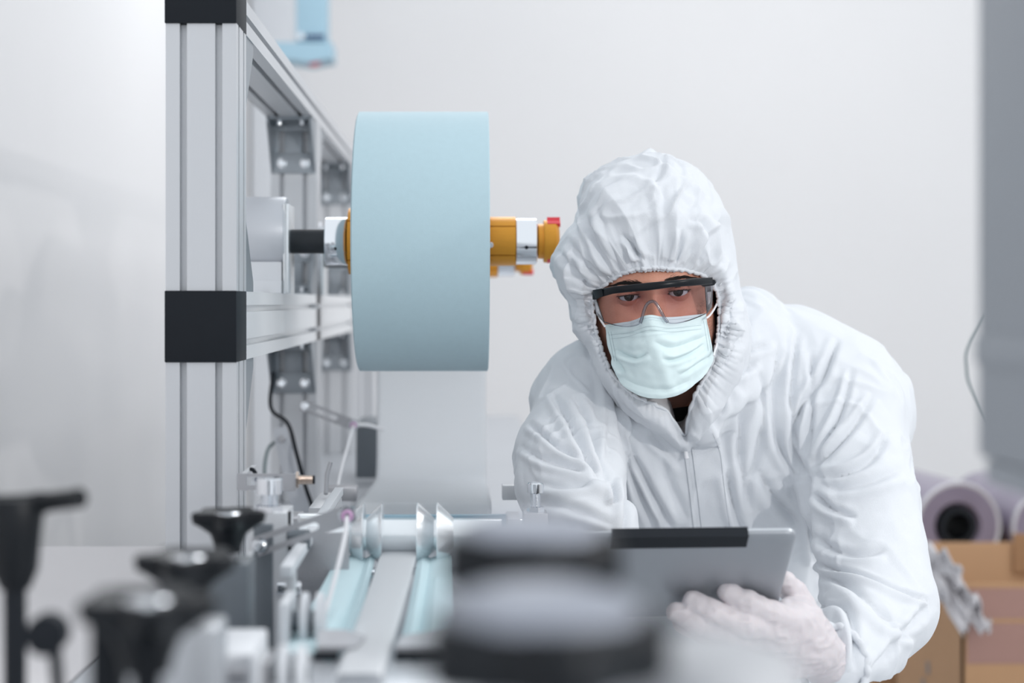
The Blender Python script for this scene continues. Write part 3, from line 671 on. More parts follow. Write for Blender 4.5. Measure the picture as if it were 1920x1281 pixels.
MB_ = MB().lathe((P(1345, 1250, .60).x, .60, BED), (0, 0, 1), [(0, .034), (P(1345, 1195, .60).z-BED-.02, .034), (P(1345, 1195, .60).z-BED-.006, .028), (P(1345, 1195, .6).z-BED, .012)], 40)
tag(MB_.build('guard_dome', M['domepale']), 'blurred white rounded cover at the bottom, in front of the gloved hand', 'cover')
# winged clamp lever at the left edge
lv = empty('clamp_lever', (X_(28, 1.05), 1.05, BED), 'blurred black clamp lever with side handle at the left edge', 'lever')
cL = P(28, 975, 1.05)
MB().lathe((cL.x, cL.y, cL.z-.045), (0, 0, 1), [(0, .010), (.012, .015), (.035, .017), (.052, .019), (.060, .016)], 32).build('lever_hub', M['knob'], lv)
MB().tube(smoothpath([cL+Vector((-.03, 0, .010)), cL+Vector((0, 0, .009)), cL+Vector((.022, -.002, .012)), P(150, 934, 1.03)], 6), [.0075]*12+[.0065]*6+[.0065], 14).build('lever_handle', M['knob'], lv)
MB().cyl((cL.x, cL.y, BED), (cL.x, cL.y, cL.z-.04), .0075, 20).build('lever_stem', M['black'], lv)
# black column bracket and small clutter of the left front
lb = empty('stop_bracket', (X_(205, .85), .85, BED), 'blurred black upright bar beside the lowest left knob', 'bracket')
MB().box(X_(176, .85), X_(232, .85), .84, .86, BED, Z_(1110, .85), .002).build('bar', M['black'], lb)
MB().box(X_(176, .85), X_(232, .85), .80, .90, BED, BED+.006, .001).build('foot', M['black'], lb)
tag(MB().lathe(P(100, 1180, .95), (0, -1, 0), [(0, .010), (.006, .012), (.02, .012), (.021, .004)], 20).tube([P(100, 1180, .95), P(118, 1180, .95)+Vector((0, .0, -.07))], .004, 8).build('small_knob', M['black']), 'small blurred dark knob right of the clamp lever stem', 'knob')
# framed window plates beside the upright plate, white guide discs, small white parts
gf = empty('window_guard', (X_(430, 1.42), 1.42, BED), 'pale open guard frame left of the dark upright plate', 'guard frame')
Yg = 1.40
for (a, b, c_, d_) in ((388, 396, 1065, 1215), (428, 438, 1085, 1215), (462, 472, 1070, 1215), (388, 472, 1205, 1215)):
    MB().box(X_(a, Yg), X_(b, Yg), Yg, Yg+.006, Z_(d_, Yg), Z_(c_, Yg), .0005).build('frame_bar', M['alu'], gf)
MB().box(X_(396, Yg), X_(430, Yg), Yg+.007, Yg+.012, Z_(1210, Yg), Z_(1075, Yg)).build('dark_panel', M['dsteel'], gf)
MB().box(X_(438, Yg), X_(462, Yg), Yg+.02, Yg+.025, Z_(1210, Yg), Z_(1100, Yg)).build('dark_panel', M['dsteel'], gf)
MB().box(X_(428, Yg), X_(438, Yg), Yg, 1.72, Z_(1088, Yg), Z_(1080, Yg), .0005).build('frame_bar', M['alu'], gf)
gd = empty('pulley_pair', (X_(590, 1.35), 1.35, BED), 'blurred pair of white guide discs left of the fabric strips', 'pulleys')
for px in (573, 601):
    MB().lathe((X_(px, 1.35)-.004, 1.35, Z_(1165, 1.35)), (1, 0, 0), [(0, .017), (.001, .024), (.006, .024), (.008, .017)], 44).build('guide_disc', M['whitemetal'], gd)
MB().cyl((X_(545, 1.35), 1.35, Z_(1165, 1.35)), (X_(606, 1.35), 1.35, Z_(1165, 1.35)), .009, 24).build('disc_axle', M['dsteel'], gd)
MB().box(X_(530, 1.35), X_(548, 1.35), 1.32, 1.38, BED, Z_(1120, 1.35), .001).build('disc_bracket', M['whitemetal'], gd)
gd = empty('pulley_pair', (X_(540, 1.1), 1.1, BED), 'blurred white guide discs at the bottom edge, nearer than the others', 'pulleys')
for px in (534, 566):
    MB().lathe((X_(px, 1.1)-.004, 1.1, Z_(1262, 1.1)), (1, 0, 0), [(0, .012), (.001, .019), (.006, .019), (.008, .012)], 44).build('guide_disc', M['whitemetal'], gd)
MB().cyl((X_(505, 1.1), 1.1, Z_(1262, 1.1)), (X_(580, 1.1), 1.1, Z_(1262, 1.1)), .007, 24).build('disc_axle', M['dsteel'], gd)
MB().box(X_(495, 1.1), X_(510, 1.1), 1.08, 1.12, BED, Z_(1230, 1.1), .001).build('disc_bracket', M['steel'], gd)
wb = empty('feed_cylinder', (X_(410, 1.15), 1.15, BED), 'blurred pale cylinder block at the bottom left of the fabric', 'cylinder')
MB().box(X_(370, 1.15), X_(480, 1.15), 1.13, 1.22, BED, Z_(1215, 1.15), .003).build('cylinder_body', M['whitemetal'], wb)
MB().cyl((X_(385, 1.15), 1.127, Z_(1250, 1.15)), (X_(470, 1.15), 1.127, Z_(1250, 1.15)), .005, 20).build('cylinder_rod', M['steel'], wb)

# ------------------------------------------------------------------ grey machine column near the right edge
col = empty('machine_column', (.45, .85, 0), 'large blurred grey machine column filling the right edge', 'column')
MB().box(X_(1832, .98), .55, .84, .98, Z_(905, .84), 2.05, .004).build('column_body', M['column'], col)
MB().box(X_(1846, .97), .54, .85, .97, Z_(960, .84), Z_(905, .84), .004).build('column_skirt', M['column'], col)
MB().box(.45, .55, .84, .98, 0, Z_(905, .84), .004).build('column_leg', M['column'], col)
MB().box(X_(1826, .98), .55, .835, .98, Z_(702, .84), Z_(640, .84), .002).build('joint_band', M['column'], col)
tag(MB().tube(smoothpath([P(1850, 590, 3.0), P(1816, 650, 3.0), P(1812, 685, 3.0), P(1824, 735, 3.0), P(1890, 840, 3.0), P(1990, 900, 3.0), (1.25, 3.0, .4), (1.3, 3.0, .004)], 8), .0028, 8).build('cable', M['cable']), 'thin dark cable hanging at the left side of the grey column', 'cable')

# ------------------------------------------------------------------ cartons and film rolls at the right
cx0, cx1, cy0, cy1, cz = 1.12, 1.72, 3.60, 4.15, .672
ct = empty('cardboard_carton', ((cx0+cx1)/2, (cy0+cy1)/2, 0), 'open brown cardboard carton with tape, beside the sleeve at the right', 'carton')
t = .006
MB().box(cx0, cx1, cy0, cy0+t, 0, Z_(1095, cy0)+.0).build('front_panel', M['carton'], ct)
MB().box(cx0, cx1, cy1-t, cy1, 0, Z_(1017, cy1)).build('back_panel', M['cartonin'], ct)
MB().prism([(cx0, cy0, 0), (cx0, cy1, 0), (cx0, cy1, Z_(1017, cy1)), (cx0, cy0, Z_(1095, cy0))], (t, 0, 0)).build('side_panel', M['carton'], ct)
MB().prism([(cx1-t, cy0, 0), (cx1-t, cy1, 0), (cx1-t, cy1, Z_(1017, cy1)), (cx1-t, cy0, Z_(1095, cy0))], (t, 0, 0)).build('side_panel', M['carton'], ct)
MB().box(cx0, cx1, cy0, cy1, 0, t).build('bottom_panel', M['carton'], ct)
MB().prism([(cx0+.30, cy1-.01, .6), (cx0+.30, cy1-.012, .70), (cx0+.36, cy1-.03, .70), (cx0+.36, cy1-.03, .6)], (0, -.006, 0)).build('inner_flap', M['carton'], ct)
for z0, z1 in ((Z_(1160, cy0), Z_(1103, cy0)), (Z_(1245, cy0), Z_(1168, cy0))):
    MB().box(cx0+.012, cx1-.01, cy0-.0012, cy0, z0, z1).build('tape_strip', M['tape'], ct)
for k in range(3):
    MB().prism([(cx0-.0012, cy0+.25+.04*k, .40-.05*k), (cx0-.0012, cy0+.27+.04*k, .40-.05*k), (cx0-.0012, cy0+.27+.04*k, .43-.05*k), (cx0-.0012, cy0+.25+.04*k, .43-.05*k)], (.001, 0, 0)).build('printed_mark', M['dsteel'], ct)
V = []; F = []; nx, ny = 26, 34      # crumpled clear film hanging over the carton's front corner
for j in range(ny+1):
    for i in range(nx+1):
        u, v = i/nx, j/ny
        p = P(1738+60*v+u*(46+20*v), 1030+150*v+u*12*(1-v), 3.55)
        V.append((p.x, 3.56+.03*math.sin(9*u+5*v)*math.sin(14*v)+.014*math.sin(31*u*v+3*u)-.01+.22*(1-v)*(1-u), p.z+.012*math.sin(23*u+17*v)))
for j in range(ny):
    for i in range(nx): a = j*(nx+1)+i; F.append((a, a+1, a+nx+2, a+nx+1))
o = np_mesh('film_wrap', V, F, M['plastic'], ct); sm = o.modifiers.new('thickness', 'SOLIDIFY'); sm.thickness = .002
c2_ = tag(MB().box(1.10, 1.85, 4.30, 4.85, 0, .56, .004).build('cardboard_carton', M['carton']), 'closed carton standing behind the open one, under the film rolls', 'carton')
def film_roll(px, py, Y, R, label, dx=0):
    c = P(px, py, Y); c.z = .56+R+.001
    r = empty('film_roll', (c.x, c.y+.2, .561), label, 'film roll', 'plastic film rolls on the rear carton'); d = (-.12+dx, 1, 0)
    MB().lathe(c, d, [(.03, R*.42), (0, R*.55), (-.004, R*.93), (.006, R), (.42, R), (.424, R*.4)], 56, False).build('film_winding', M['film'], r)
    MB().lathe(c+Vector((0, -.003, 0)), d, [(0, R*.90), (-.004, R*.99), (.004, R*1.01)], 56, False).build('film_edge', M['filmrim'], r)
    MB().lathe(c+Vector((.0, .006, 0)), d, [(.0, R*.30), (-.006, R*.30), (-.006, R*.44), (.35, R*.44)], 40, False).build('core_tube', M['black'], r)
    return r
film_roll(1796, 965, 4.38, .122, 'left violet grey film roll with a dark core beside the sleeve')
film_roll(1972, 965, 4.38, .115, 'right violet grey film roll cut off by the picture edge')
#BODY#
# ------------------------------------------------------------------ the person
FY = 2.0                                            # depth of the face
person = empty('person', (.34, 2.60, 0), 'person in a white hooded coverall, goggles and pale cyan mask, leaning over the machine', 'person')
# --- body: head, neck and upper chest as one surface
HO = P(1221, 537, 2.085)                            # head origin between the eyes, inside the head
HR = Matrix.Rotation(math.radians(-6.3), 3, 'Y') @ Matrix.Rotation(math.radians(9), 3, 'X') @ Matrix.Rotation(math.radians(-5), 3, 'Z')
HRn = np.array(HR)
tab = np.array([  # z, half width, front y, back y
    [.128, .002, .010, .030], [.122, .030, -.020, .060], [.105, .055, -.052, .090], [.08, .067, -.072, .106], [.05, .073, -.082, .112],
    [.02, .0755, -.0855, .113], [0, .0770, -.0855, .111], [-.03, .0790, -.085, .103], [-.06, .0780, -.084, .085], [-.085, .0710, -.082, .068],
    [-.105, .052, -.077, .058], [-.117, .036, -.064, .055], [-.122, .042, -.040, .056], [-.135, .050, -.012, .062], [-.165, .054, .014, .080],
    [-.195, .058, .030, .095], [-.22, .070, .050, .12], [-.235, .085, .065, .13], [-.25, .10, .075, .14], [-.26, .10, .08, .14]])
def head_surface(nu=340, nv=400):
    z = np.interp(np.linspace(0, 1, nv), np.linspace(0, 1, len(tab)), tab[:, 0])
    # denser rings round the eyes
    d = np.array([.2 if -.03 < zz < .035 else 1 for zz in np.linspace(.128, -.26, 2000)]); zz = np.linspace(.128, -.26, 2000)
    cum = np.cumsum(1/d); cum = (cum-cum[0])/(cum[-1]-cum[0]); z = np.interp(np.linspace(0, 1, nv), cum, zz)
    from_top = tab[::-1]
    A, YF, YB = [np.interp(z, from_top[:, 0], from_top[:, k]) for k in (1, 2, 3)]
    for _ in range(3):
        for Q in (A, YF, YB): Q[1:-1] = (Q[:-2]+2*Q[1:-1]+Q[2:])/4
    # denser columns to the front
    s = np.linspace(-1, 1, nu, endpoint=False); ang = PI*(s*.55+.45*s**3)          # 0 = front
    yc = (YF+YB)/2; hb = (YB-YF)/2
    ca, sa = np.cos(ang), np.sin(ang)
    X = A[:, None]*(np.sign(sa)*np.abs(sa)**.86)[None]; Y = yc[:, None]-hb[:, None]*(np.sign(ca)*np.abs(ca)**.92)[None]; Z = np.repeat(z[:, None], nu, 1)
    fr = np.clip((ca-.05)/.35, 0, 1)[None]*np.ones_like(X)
    g = lambda x0, z0, sx, sz: np.exp(-((X-x0)/sx)**2-((Z-z0)/sz)**2)
    D = 0
    D -= .0045*np.exp(-((Z-.021)/.0085)**2)*np.exp(-(np.abs(X)/.055)**4)                  # brow ridge
    D -= .003*g(0, .022, .016, .012)
    for sx in (-1, 1):
        D += .0125*g(sx*.031, -.001, .017, .0125)                                      # sockets
        D += .0035*g(sx*.017, .002, .007, .010)
        D -= .0045*g(sx*.046, -.034, .020, .016)                                       # cheekbones
        D += .002*g(sx*.026, -.019, .012, .006)                                        # groove under the lids
        D -= .004*g(sx*.0125, -.047, .0075, .008)                                       # nostril wings
        D += .005*g(sx*.062, .03, .012, .03)
    t = np.clip((.010-Z)/.058, 0, 1)
    ridge = np.where(Z > -.050, .009*np.clip((Z+.0)/-.0001, 0, 0)+(.006+.019*t**1.15), .0)*(1/(1+np.exp((Z-.013)/.004)))
    ridge = ridge*(1/(1+np.exp(-(Z+.0515)/.0022)))
    wn = .0060+.0055*t
    D -= ridge*np.exp(-(np.abs(X)/wn)**2.4)
    D -= .005*g(0, -.079, .020, .006)+.004*g(0, -.069, .018, .0045)-.003*g(0, -.074, .022, .002)
    D -= .005*g(0, -.104, .018, .012)
    Y = Y+D*fr
    # lids over the eyeballs
    for sx in (-1, 1):
        ex, ez, ey, r = sx*.0310, 0.0, EYE_Y, .0122
        dx, dz = X-ex, Z-ez; rr = r+.0013
        sph = ey-np.sqrt(np.maximum(rr**2-dx**2-dz**2, 0)); inside = (dx**2+dz**2) < rr**2*.98
        up = .0037*np.clip(1-(dx/.0148)**2, 0, 1)**.8+.0006*sx*dx/.0148; lo = -.0036*np.clip(1-(dx/.0148)**2, 0, 1)**.9
        bl = np.clip((rr-np.sqrt(dx**2+dz**2))/.0045, 0, 1); bl = bl*bl*(3-2*bl)
        Yl = np.minimum(Y*(1-bl)+(sph-.0006)*bl, np.where(inside, np.minimum(Y, sph+.0015), Y))
        s2 = sph-.0004; hh = np.clip(.5+.5*(s2-Y)/.0022, 0, 1); sm_ = s2*(1-hh)+Y*hh-.0022*hh*(1-hh)
        Yl = np.where(inside & (fr > .5), sm_, Y)
        crease = .0012*np.exp(-((dz-up-.0042)/.0011)**2)*np.exp(-(dx/.014)**4)
        op = inside & (dz < up) & (dz > lo) & (np.abs(dx) < .0145) & (fr > .5)
        Y = np.where(fr > .5, Yl+crease, Y); Y = np.where(op, Y+.009, Y)
    return X, Y, Z, nu, nv
EYE_Y = -.0645
X, Y, Z, nu, nv = head_surface()
HV = np.stack([X.ravel(), Y.ravel(), Z.ravel()], 1)
HF = []
ii, jj = np.meshgrid(np.arange(nv-1), np.arange(nu), indexing='ij'); a = ii*nu+jj; b = ii*nu+(jj+1) % nu
HF = np.stack([a, b, b+nu, a+nu], -1).reshape(-1, 4)
def hw(v): return np.asarray(v, float) @ HRn.T+np.array(HO)
def hwv(x, y, z): return Vector(hw([x, y, z]))
WV = hw(HV)
# below the chin the neck leans back into the shoulders
body = np_mesh('body', WV, HF, skin_mat(), person)
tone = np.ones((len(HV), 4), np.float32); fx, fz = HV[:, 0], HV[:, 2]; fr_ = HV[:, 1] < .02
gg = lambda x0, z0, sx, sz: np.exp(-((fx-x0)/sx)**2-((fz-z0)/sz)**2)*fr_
dk = sum(.55*gg(q*.031, -.001, .020, .011)+.22*gg(q*.024, -.014, .012, .008)+.25*gg(q*.016, .004, .008, .012) for q in (-1, 1)); dk = np.clip(dk, 0, .62)  # sockets darkened to paint in depth, plus pigment round the eyes
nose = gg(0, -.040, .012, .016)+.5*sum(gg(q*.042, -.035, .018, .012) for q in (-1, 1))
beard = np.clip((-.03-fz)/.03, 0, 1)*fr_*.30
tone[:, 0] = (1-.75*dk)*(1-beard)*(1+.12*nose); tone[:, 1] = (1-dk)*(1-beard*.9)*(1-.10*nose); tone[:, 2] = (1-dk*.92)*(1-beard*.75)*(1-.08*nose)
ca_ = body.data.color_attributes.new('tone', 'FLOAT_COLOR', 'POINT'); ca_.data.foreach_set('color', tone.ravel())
me = body.data; me.materials.append(M['shirt']); 
zi = HV[:, 2][HF[:, 0]]; xi = HV[:, 0][HF[:, 0]]
me.polygons.foreach_set('material_index', (zi < -.168-.0).astype(np.int32))
headbvh = BVHTree.FromPolygons([tuple(v) for v in WV], [tuple(int(i) for i in f) for f in HF])
def ears():
    for sx in (-1, 1):
        pts = [hwv(sx*.074, .012+.006*math.cos(a), .0-.005+.030*math.sin(a)) + (HR @ Vector((sx*.010*(1+math.sin(a*1)), .012*math.cos(a), 0))) for a in np.linspace(-1.9, 2.3, 14)]
        MB().tube(pts, [.004]*14, 8).build('ear', M['skin'], body)
ears()
for sx in (-1, 1):
    c = hwv(sx*.031, EYE_Y, 0); look = (Vector((0, 0, CH))-c).normalized()
    g = MB(); g.lathe(c-look*.0122, look, [(.0122*(1-math.cos(q)), .0122*math.sin(q)) for q in np.linspace(.02, PI-.02, 26)], 40); e = g.build('eyeball', M['eye'], body, 80)
    up = Vector((0, 0, .0006))
    MB().lathe(c+look*.0106+up, look, [(0, .0064), (.0007, .0063), (.0013, .0050), (.0017, .003), (.0018, .0002)], 40).build('iris', M['iris'], e, 80)
    MB().lathe(c+look*.01228+up, look, [(0, .0030), (.0002, .0029), (.00028, .0003)], 32).build('pupil', M['pupil'], e, 80)
# lashes and brows: many fine hairs each
def hairs(name, n, f):
    V = []; F = []
    for i in range(n):
        a, b, r = f(i/(n-1)); a = Vector(a); b = Vector(b); d = (b-a); u = d.orthogonal().normalized()*r; v = d.cross(u).normalized()*r; k = len(V)
        V += [a+u, a-u*.5+v*.87, a-u*.5-v*.87, b]; F += [(k, k+1, k+3), (k+1, k+2, k+3), (k+2, k, k+3)]
    o = np_mesh(name, [tuple(v) for v in V], F, M['hair'], body); o['kind'] = 'stuff'; return o
def on_face(x, z, off=0.0):
    o = hwv(x, -.2, z); d = HR @ Vector((0, 1, 0)); h = headbvh.ray_cast(o, d)
    return (h[0] if h[0] else hwv(x, -.08, z))-d*off
for sx in (-1, 1):
    def brow(t):
        u = random.random(); x = sx*(.013+.040*u); z = .0165+.0040*math.sin(min(1, u*1.25)*2.2)-.010*max(0, u-.6)+random.gauss(0, .0016*(1.15-u))
        d = .006*(.8+.4*random.random()); p = on_face(x, z, .0003); q = on_face(x+sx*d*.9, z+d*(.45-.8*u), .0012); return p, q, .00028
    hairs('eyebrow', 800, brow)
    def lash(t):
        dx = -.0140+.028*t; up_ = .0036*max(0, 1-(dx/.0148)**2)**.8; x = sx*.031+dx
        y = EYE_Y-math.sqrt(max(.0135**2-dx*dx-up_**2, 0)); p = hwv(x, y+.0004, up_+.0002); q = hwv(x+dx*.22, y-.0040, up_+.0016+random.gauss(0, .0006)); return p, q, .00032
    hairs('eyelashes', 150, lash)
def stub(t):
    sx = 1; x = sx*random.uniform(.052, .072); z = random.uniform(-.085, -.015)
    p = on_face(x, z, -.0003); q = on_face(x+random.gauss(0, .0006), z-.0016, .0006); return p, q, .00016
hairs('beard_stubble', 700, stub)

# --- coverall
G = Field((.02, 1.70, .86), (.74, 2.86, 1.44), .0029)
def A_(px, py, Y): return tuple(P(px, py, Y))
G.cap(A_(1150, 770, 2.20), A_(1540, 770, 2.24), .105, .115, .04)
G.cap(A_(1108, 758, 2.18), A_(1160, 780, 2.2), .074, .095, .03)
G.cap(A_(1490, 722, 2.26), A_(1575, 775, 2.22), .095, .098, .03)
G.cap(A_(1250, 700, 2.24), A_(1470, 690, 2.27), .085, .085, .04)
G.cap(A_(1300, 860, 2.27), A_(1370, 1040, 2.42), .135, .150, .05)
G.cap(A_(1220, 860, 2.26), A_(1440, 860, 2.27), .120, .125, .05)
G.cap(A_(1390, 980, 2.50), A_(1420, 1020, 2.72), .165, .165, .05)
# back of the coverall going to the hips
G.cap(A_(1330, 760, 2.30), A_(1400, 930, 2.68), .12, .15, .05)
# right arm in the picture
G.chain([A_(1585, 790, 2.17), A_(1618, 950, 2.08), A_(1648, 1130, 1.99)], [.080, .070, .070], .018)
G.chain([A_(1650, 1132, 1.985), A_(1612, 1200, 1.90), A_(1568, 1240, 1.83)], [.066, .054, .040], .015)
# left arm in the picture
G.chain([A_(1096, 785, 2.15), A_(1066, 852, 2.07), A_(1064, 905, 1.985)], [.070, .067, .064], .018)
G.chain([A_(1064, 915, 1.975), A_(1100, 985, 1.91), A_(1150, 1050, 1.885)], [.062, .055, .042], .012)
# hood cape lying on the right shoulder, collar flap, inner collar hollow
G.cap(A_(1408, 640, 2.19), A_(1350, 745, 2.13), .050, .042, .014)
G.cap(A_(1405, 600, 2.23), A_(1430, 645, 2.21), .045, .040, .015)
G.cap(A_(1350, 720, 2.12), A_(1322, 800, 2.095), .034, .026, .012)
G.cap(A_(1150, 690, 2.13), A_(1225, 780, 2.10), .030, .026, .012)
# the V opening at the throat
for q in range(6):
    tq = q/5; G.cap(A_(1281-8*(1-tq), 802-75*tq, 1.95), A_(1281-8*(1-tq), 802-75*tq, 2.135), .0035+.020*tq, .0035+.019*tq, .004, True)
V, Q = G.nets(3)
lab = np.arange(len(V))
for _ in range(400):
    m_ = lab[Q].min(1); l0 = lab.copy(); np.minimum.at(lab, Q.ravel(), np.repeat(m_, 4)); lab = lab[lab]
    if (l0 == lab).all(): break
keep = lab == np.bincount(lab).argmax(); Q = Q[keep[Q[:, 0]]]; re_ = np.cumsum(keep)-1; V = V[keep]; Q = re_[Q]
N = vnormals(V, Q)
FOLDS = [
    ([(1570, 640), (1545, 700), (1505, 760), (1484, 820), (1497, 868), (1514, 892)], 8, .0070, 'e'),
    ([(1494, 622), (1487, 700), (1484, 780), (1500, 850)], 7, .0055, 'v'),
    ([(1462, 640), (1452, 700), (1450, 790), (1468, 850), (1505, 905)], 10, .0065, 'v'),
    ([(1640, 740), (1600, 800), (1560, 845), (1520, 880)], 8, .0050, 'v'),
    ([(1665, 810), (1640, 855), (1590, 885), (1530, 896)], 8, .0050, 'v'),
    ([(1598, 690), (1580, 760), (1545, 835), (1520, 872)], 7, .0050, 'v'),
    ([(1520, 660), (1522, 730), (1518, 800), (1512, 860)], 7, .0045, 'v'),
    ([(1418, 690), (1432, 770), (1420, 850), (1405, 900), (1402, 940)], 11, .0070, 'v'),
    ([(1398, 740), (1385, 830), (1396, 920), (1410, 960)], 9, .0055, 'v'),
    ([(1420, 880), (1450, 930), (1500, 985)], 12, .0060, 'v'),
    ([(1360, 880), (1378, 960), (1400, 1010)], 9, .0045, 'v'),
    ([(1514, 892), (1512, 930), (1518, 990), (1524, 1060)], 8, .0080, 'e'),
    ([(1528, 925), (1560, 955), (1605, 968)], 8, .0060, 'v'),
    ([(1534, 905), (1570, 915), (1640, 900), (1690, 880)], 11, .0050, 'v'),
    ([(1525, 1000), (1560, 1030), (1610, 1040), (1660, 1030)], 9, .0050, 'v'),
    ([(1524, 1048), (1556, 1066), (1620, 1082), (1680, 1108), (1745, 1128)], 6, .0070, 'v'),
    ([(1536, 1075), (1590, 1100), (1650, 1150), (1700, 1180)], 10, .0050, 'v'),
    ([(1600, 1120), (1650, 1165), (1720, 1200)], 9, .0045, 'v'),
    ([(1745, 1130), (1700, 1180), (1650, 1240), (1630, 1281)], 10, .0050, 'v'),
    ([(1520, 1140), (1575, 1135), (1600, 1180), (1606, 1260)], 9, .0050, 'v'),
    ([(1560, 1170), (1580, 1210), (1570, 1260)], 7, .0045, 'v'),
    ([(1035, 735), (1080, 820), (1112, 885), (1145, 922)], 8, .0062, 'v'),
    ([(1075, 740), (1110, 815), (1125, 870), (1148, 915)], 8, .0060, 'v'),
    ([(988, 790), (1045, 838), (1100, 872), (1140, 905)], 7, .0058, 'v'),
    ([(975, 835), (1020, 862), (1080, 880), (1140, 912)], 8, .0045, 'v'),
    ([(1112, 650), (1127, 720), (1128, 790), (1127, 870)], 6, .0040, 'r'),
    ([(1148, 700), (1160, 800), (1185, 890), (1230, 990)], 9, .0060, 'v'),
    ([(1172, 800), (1190, 860), (1220, 920), (1262, 1000)], 8, .0055, 'v'),
    ([(1160, 820), (1170, 900), (1172, 960), (1168, 1010)], 8, .0055, 'v'),
    ([(1240, 850), (1255, 910), (1290, 980)], 12, .0035, 'v'),
    ([(1143, 905), (1150, 925), (1152, 945)], 6, .0080, 'e'),
    ([(1000, 905), (1060, 912), (1140, 900)], 9, .0040, 'v'),
    ([(985, 945), (1060, 950), (1150, 985)], 10, .0045, 'v'),
    ([(1010, 985), (1090, 990), (1160, 1010)], 9, .0040, 'v'),
    ([(1310, 765), (1340, 800), (1356, 850), (1364, 900), (1376, 1000)], 5, .0022, 's'),
    ([(1475, 645), (1462, 690), (1425, 735), (1360, 785), (1345, 790)], 5, .0045, 's'),
    ([(1335, 690), (1375, 700), (1420, 680)], 8, .0040, 'v'),
    ([(1340, 700), (1350, 745), (1352, 780)], 6, .0045, 'v'),
    ([(1355, 660), (1400, 660), (1450, 640)], 8, .0035, 'v'),
    ([(1190, 745), (1240, 800), (1280, 830)], 6, .0025, 'r'),
    ([(1150, 730), (1195, 790), (1255, 850), (1280, 880)], 9, .0030, 'v'),
]
def cloth(V, N, big=.0035, cre=.0022, sc=9.0, seed=0.0):
    q = V*sc+seed; wv = np.stack([noise3(q*.8+11), noise3(q*.8+23), noise3(q*.8+37)], 1)
    a = noise3((q+wv*.9)*np.array([1, 1, .6])); b = noise3((q*2.3+wv*1.6)*np.array([1.2, 1, .55])+5)
    c = noise3((q*1.5+wv*2.2)*np.array([1.3, 1, .45])+17)
    return big*a+cre*(1-np.abs(b)*3.2).clip(-.4, 1)+cre*1.3*(1-np.abs(c)*4.5).clip(-.3, 1)*np.clip(a*2+.6, 0, 1)+.0005*noise3(q*7)
uvp = proj(V)
D = .0100*np.tanh((cloth(V, N, .0034, .0020, 11.0)+1.6*folds(V, N, FOLDS))/.0100)
V = V+N*D[:, None]
V = V*.8+.2*lap(V, Q)
# keep the cloth in front of the bench edge tidy, then add the legs down to the floor
cov = np_mesh('coverall', V, Q, M['suit'], person)
covbvh = BVHTree.FromPolygons([tuple(v) for v in V], [tuple(int(i) for i in f) for f in Q])
L2 = Field((.05, 2.35, .03), (.82, 3.05, .98), .012)
L2.cap((.47, 2.68, .90), (.50, 2.70, .86), .165, .165, .05)
for sx, fy in ((-1, 2.62), (1, 2.78)):
    L2.chain([(.48+sx*.085, 2.70, .84), (.47+sx*.115, fy-.02, .48), (.47+sx*.13, fy+.02, .10)], [.105, .080, .072], .03)
Vl, Ql = L2.nets(1); Nl = vnormals(Vl, Ql); Vl = Vl+Nl*cloth(Vl, Nl, .008, .004, 7.)[:, None]
lg = np_mesh('coverall_trousers', Vl, Ql, M['suit'], person)
for sx, fy in ((-1, 2.62), (1, 2.78)):
    F2 = Field((.47+sx*.13-.09, fy-.26, -.01), (.47+sx*.13+.09, fy+.14, .16), .007)
    F2.cap((.47+sx*.13, fy+.03, .042), (.47+sx*.13, fy-.16, .030), .040, .030, .02, sq=(.85, 1, 1)); F2.cap((.47+sx*.13, fy+.03, .05), (.47+sx*.13, fy+.03, .12), .042, .045, .02)
    vv, qq = F2.nets(1); vv[:, 2] = np.maximum(vv[:, 2], .001); np_mesh('shoe_cover', vv, qq, M['suit'], person)
def drape(px, py, off=.0008, bv=None):
    o = Vector((0, 0, CH)); d = (P(px, py, 1.0)-o).normalized(); h = (bv or covbvh).ray_cast(o, d)
    return (h[0]-d*off) if h[0] else P(px, py, 2.1)
def strip(name, line, wd, m, th=.001, par=None, off=.0006, n=8, bv=None):
    L = curve2(line, n); V = []; F = []
    for i, (x, y) in enumerate(L):
        a_ = L[max(i-1, 0)]; b_ = L[min(i+1, len(L)-1)]; dx, dy = b_[0]-a_[0], b_[1]-a_[1]; q = math.hypot(dx, dy); nx_, ny_ = -dy/q*wd/2, dx/q*wd/2
        for o_ in (off, off+th):
            for sg in (-1, 1): V.append(drape(x+sg*nx_, y+sg*ny_, o_, bv))
    for i in range(len(L)-1):
        a = i*4
        for q0, q1 in ((0, 1), (1, 3), (3, 2), (2, 0)): F.append((a+q0, a+q1, a+4+q1, a+4+q0))
    return np_mesh(name, [tuple(v) for v in V], F, m, par or person, ang=40)
zl = [(1282, 816), (1288, 860), (1297, 930), (1305, 1000), (1312, 1060)]
zp = strip('zipper', zl, 6, M['suit'], .0018, off=.0006)
strip('zip_seam', [(x+13, y) for x, y in zl], 2.4, M['suit'], .0016, zp)
p0 = drape(1283, 822, .004)
MB().tube([p0, p0+Vector((.001, -.0015, -.010)), p0+Vector((.003, -.001, -.026))], [.0028, .0022, .0032], 10).build('zip_pull', M['white'], zp)
# placket and collar flap
strip('placket', [(1338, 812), (1352, 850), (1358, 900), (1366, 960), (1374, 1010)], 3, M['suit'], .0012, off=.0)

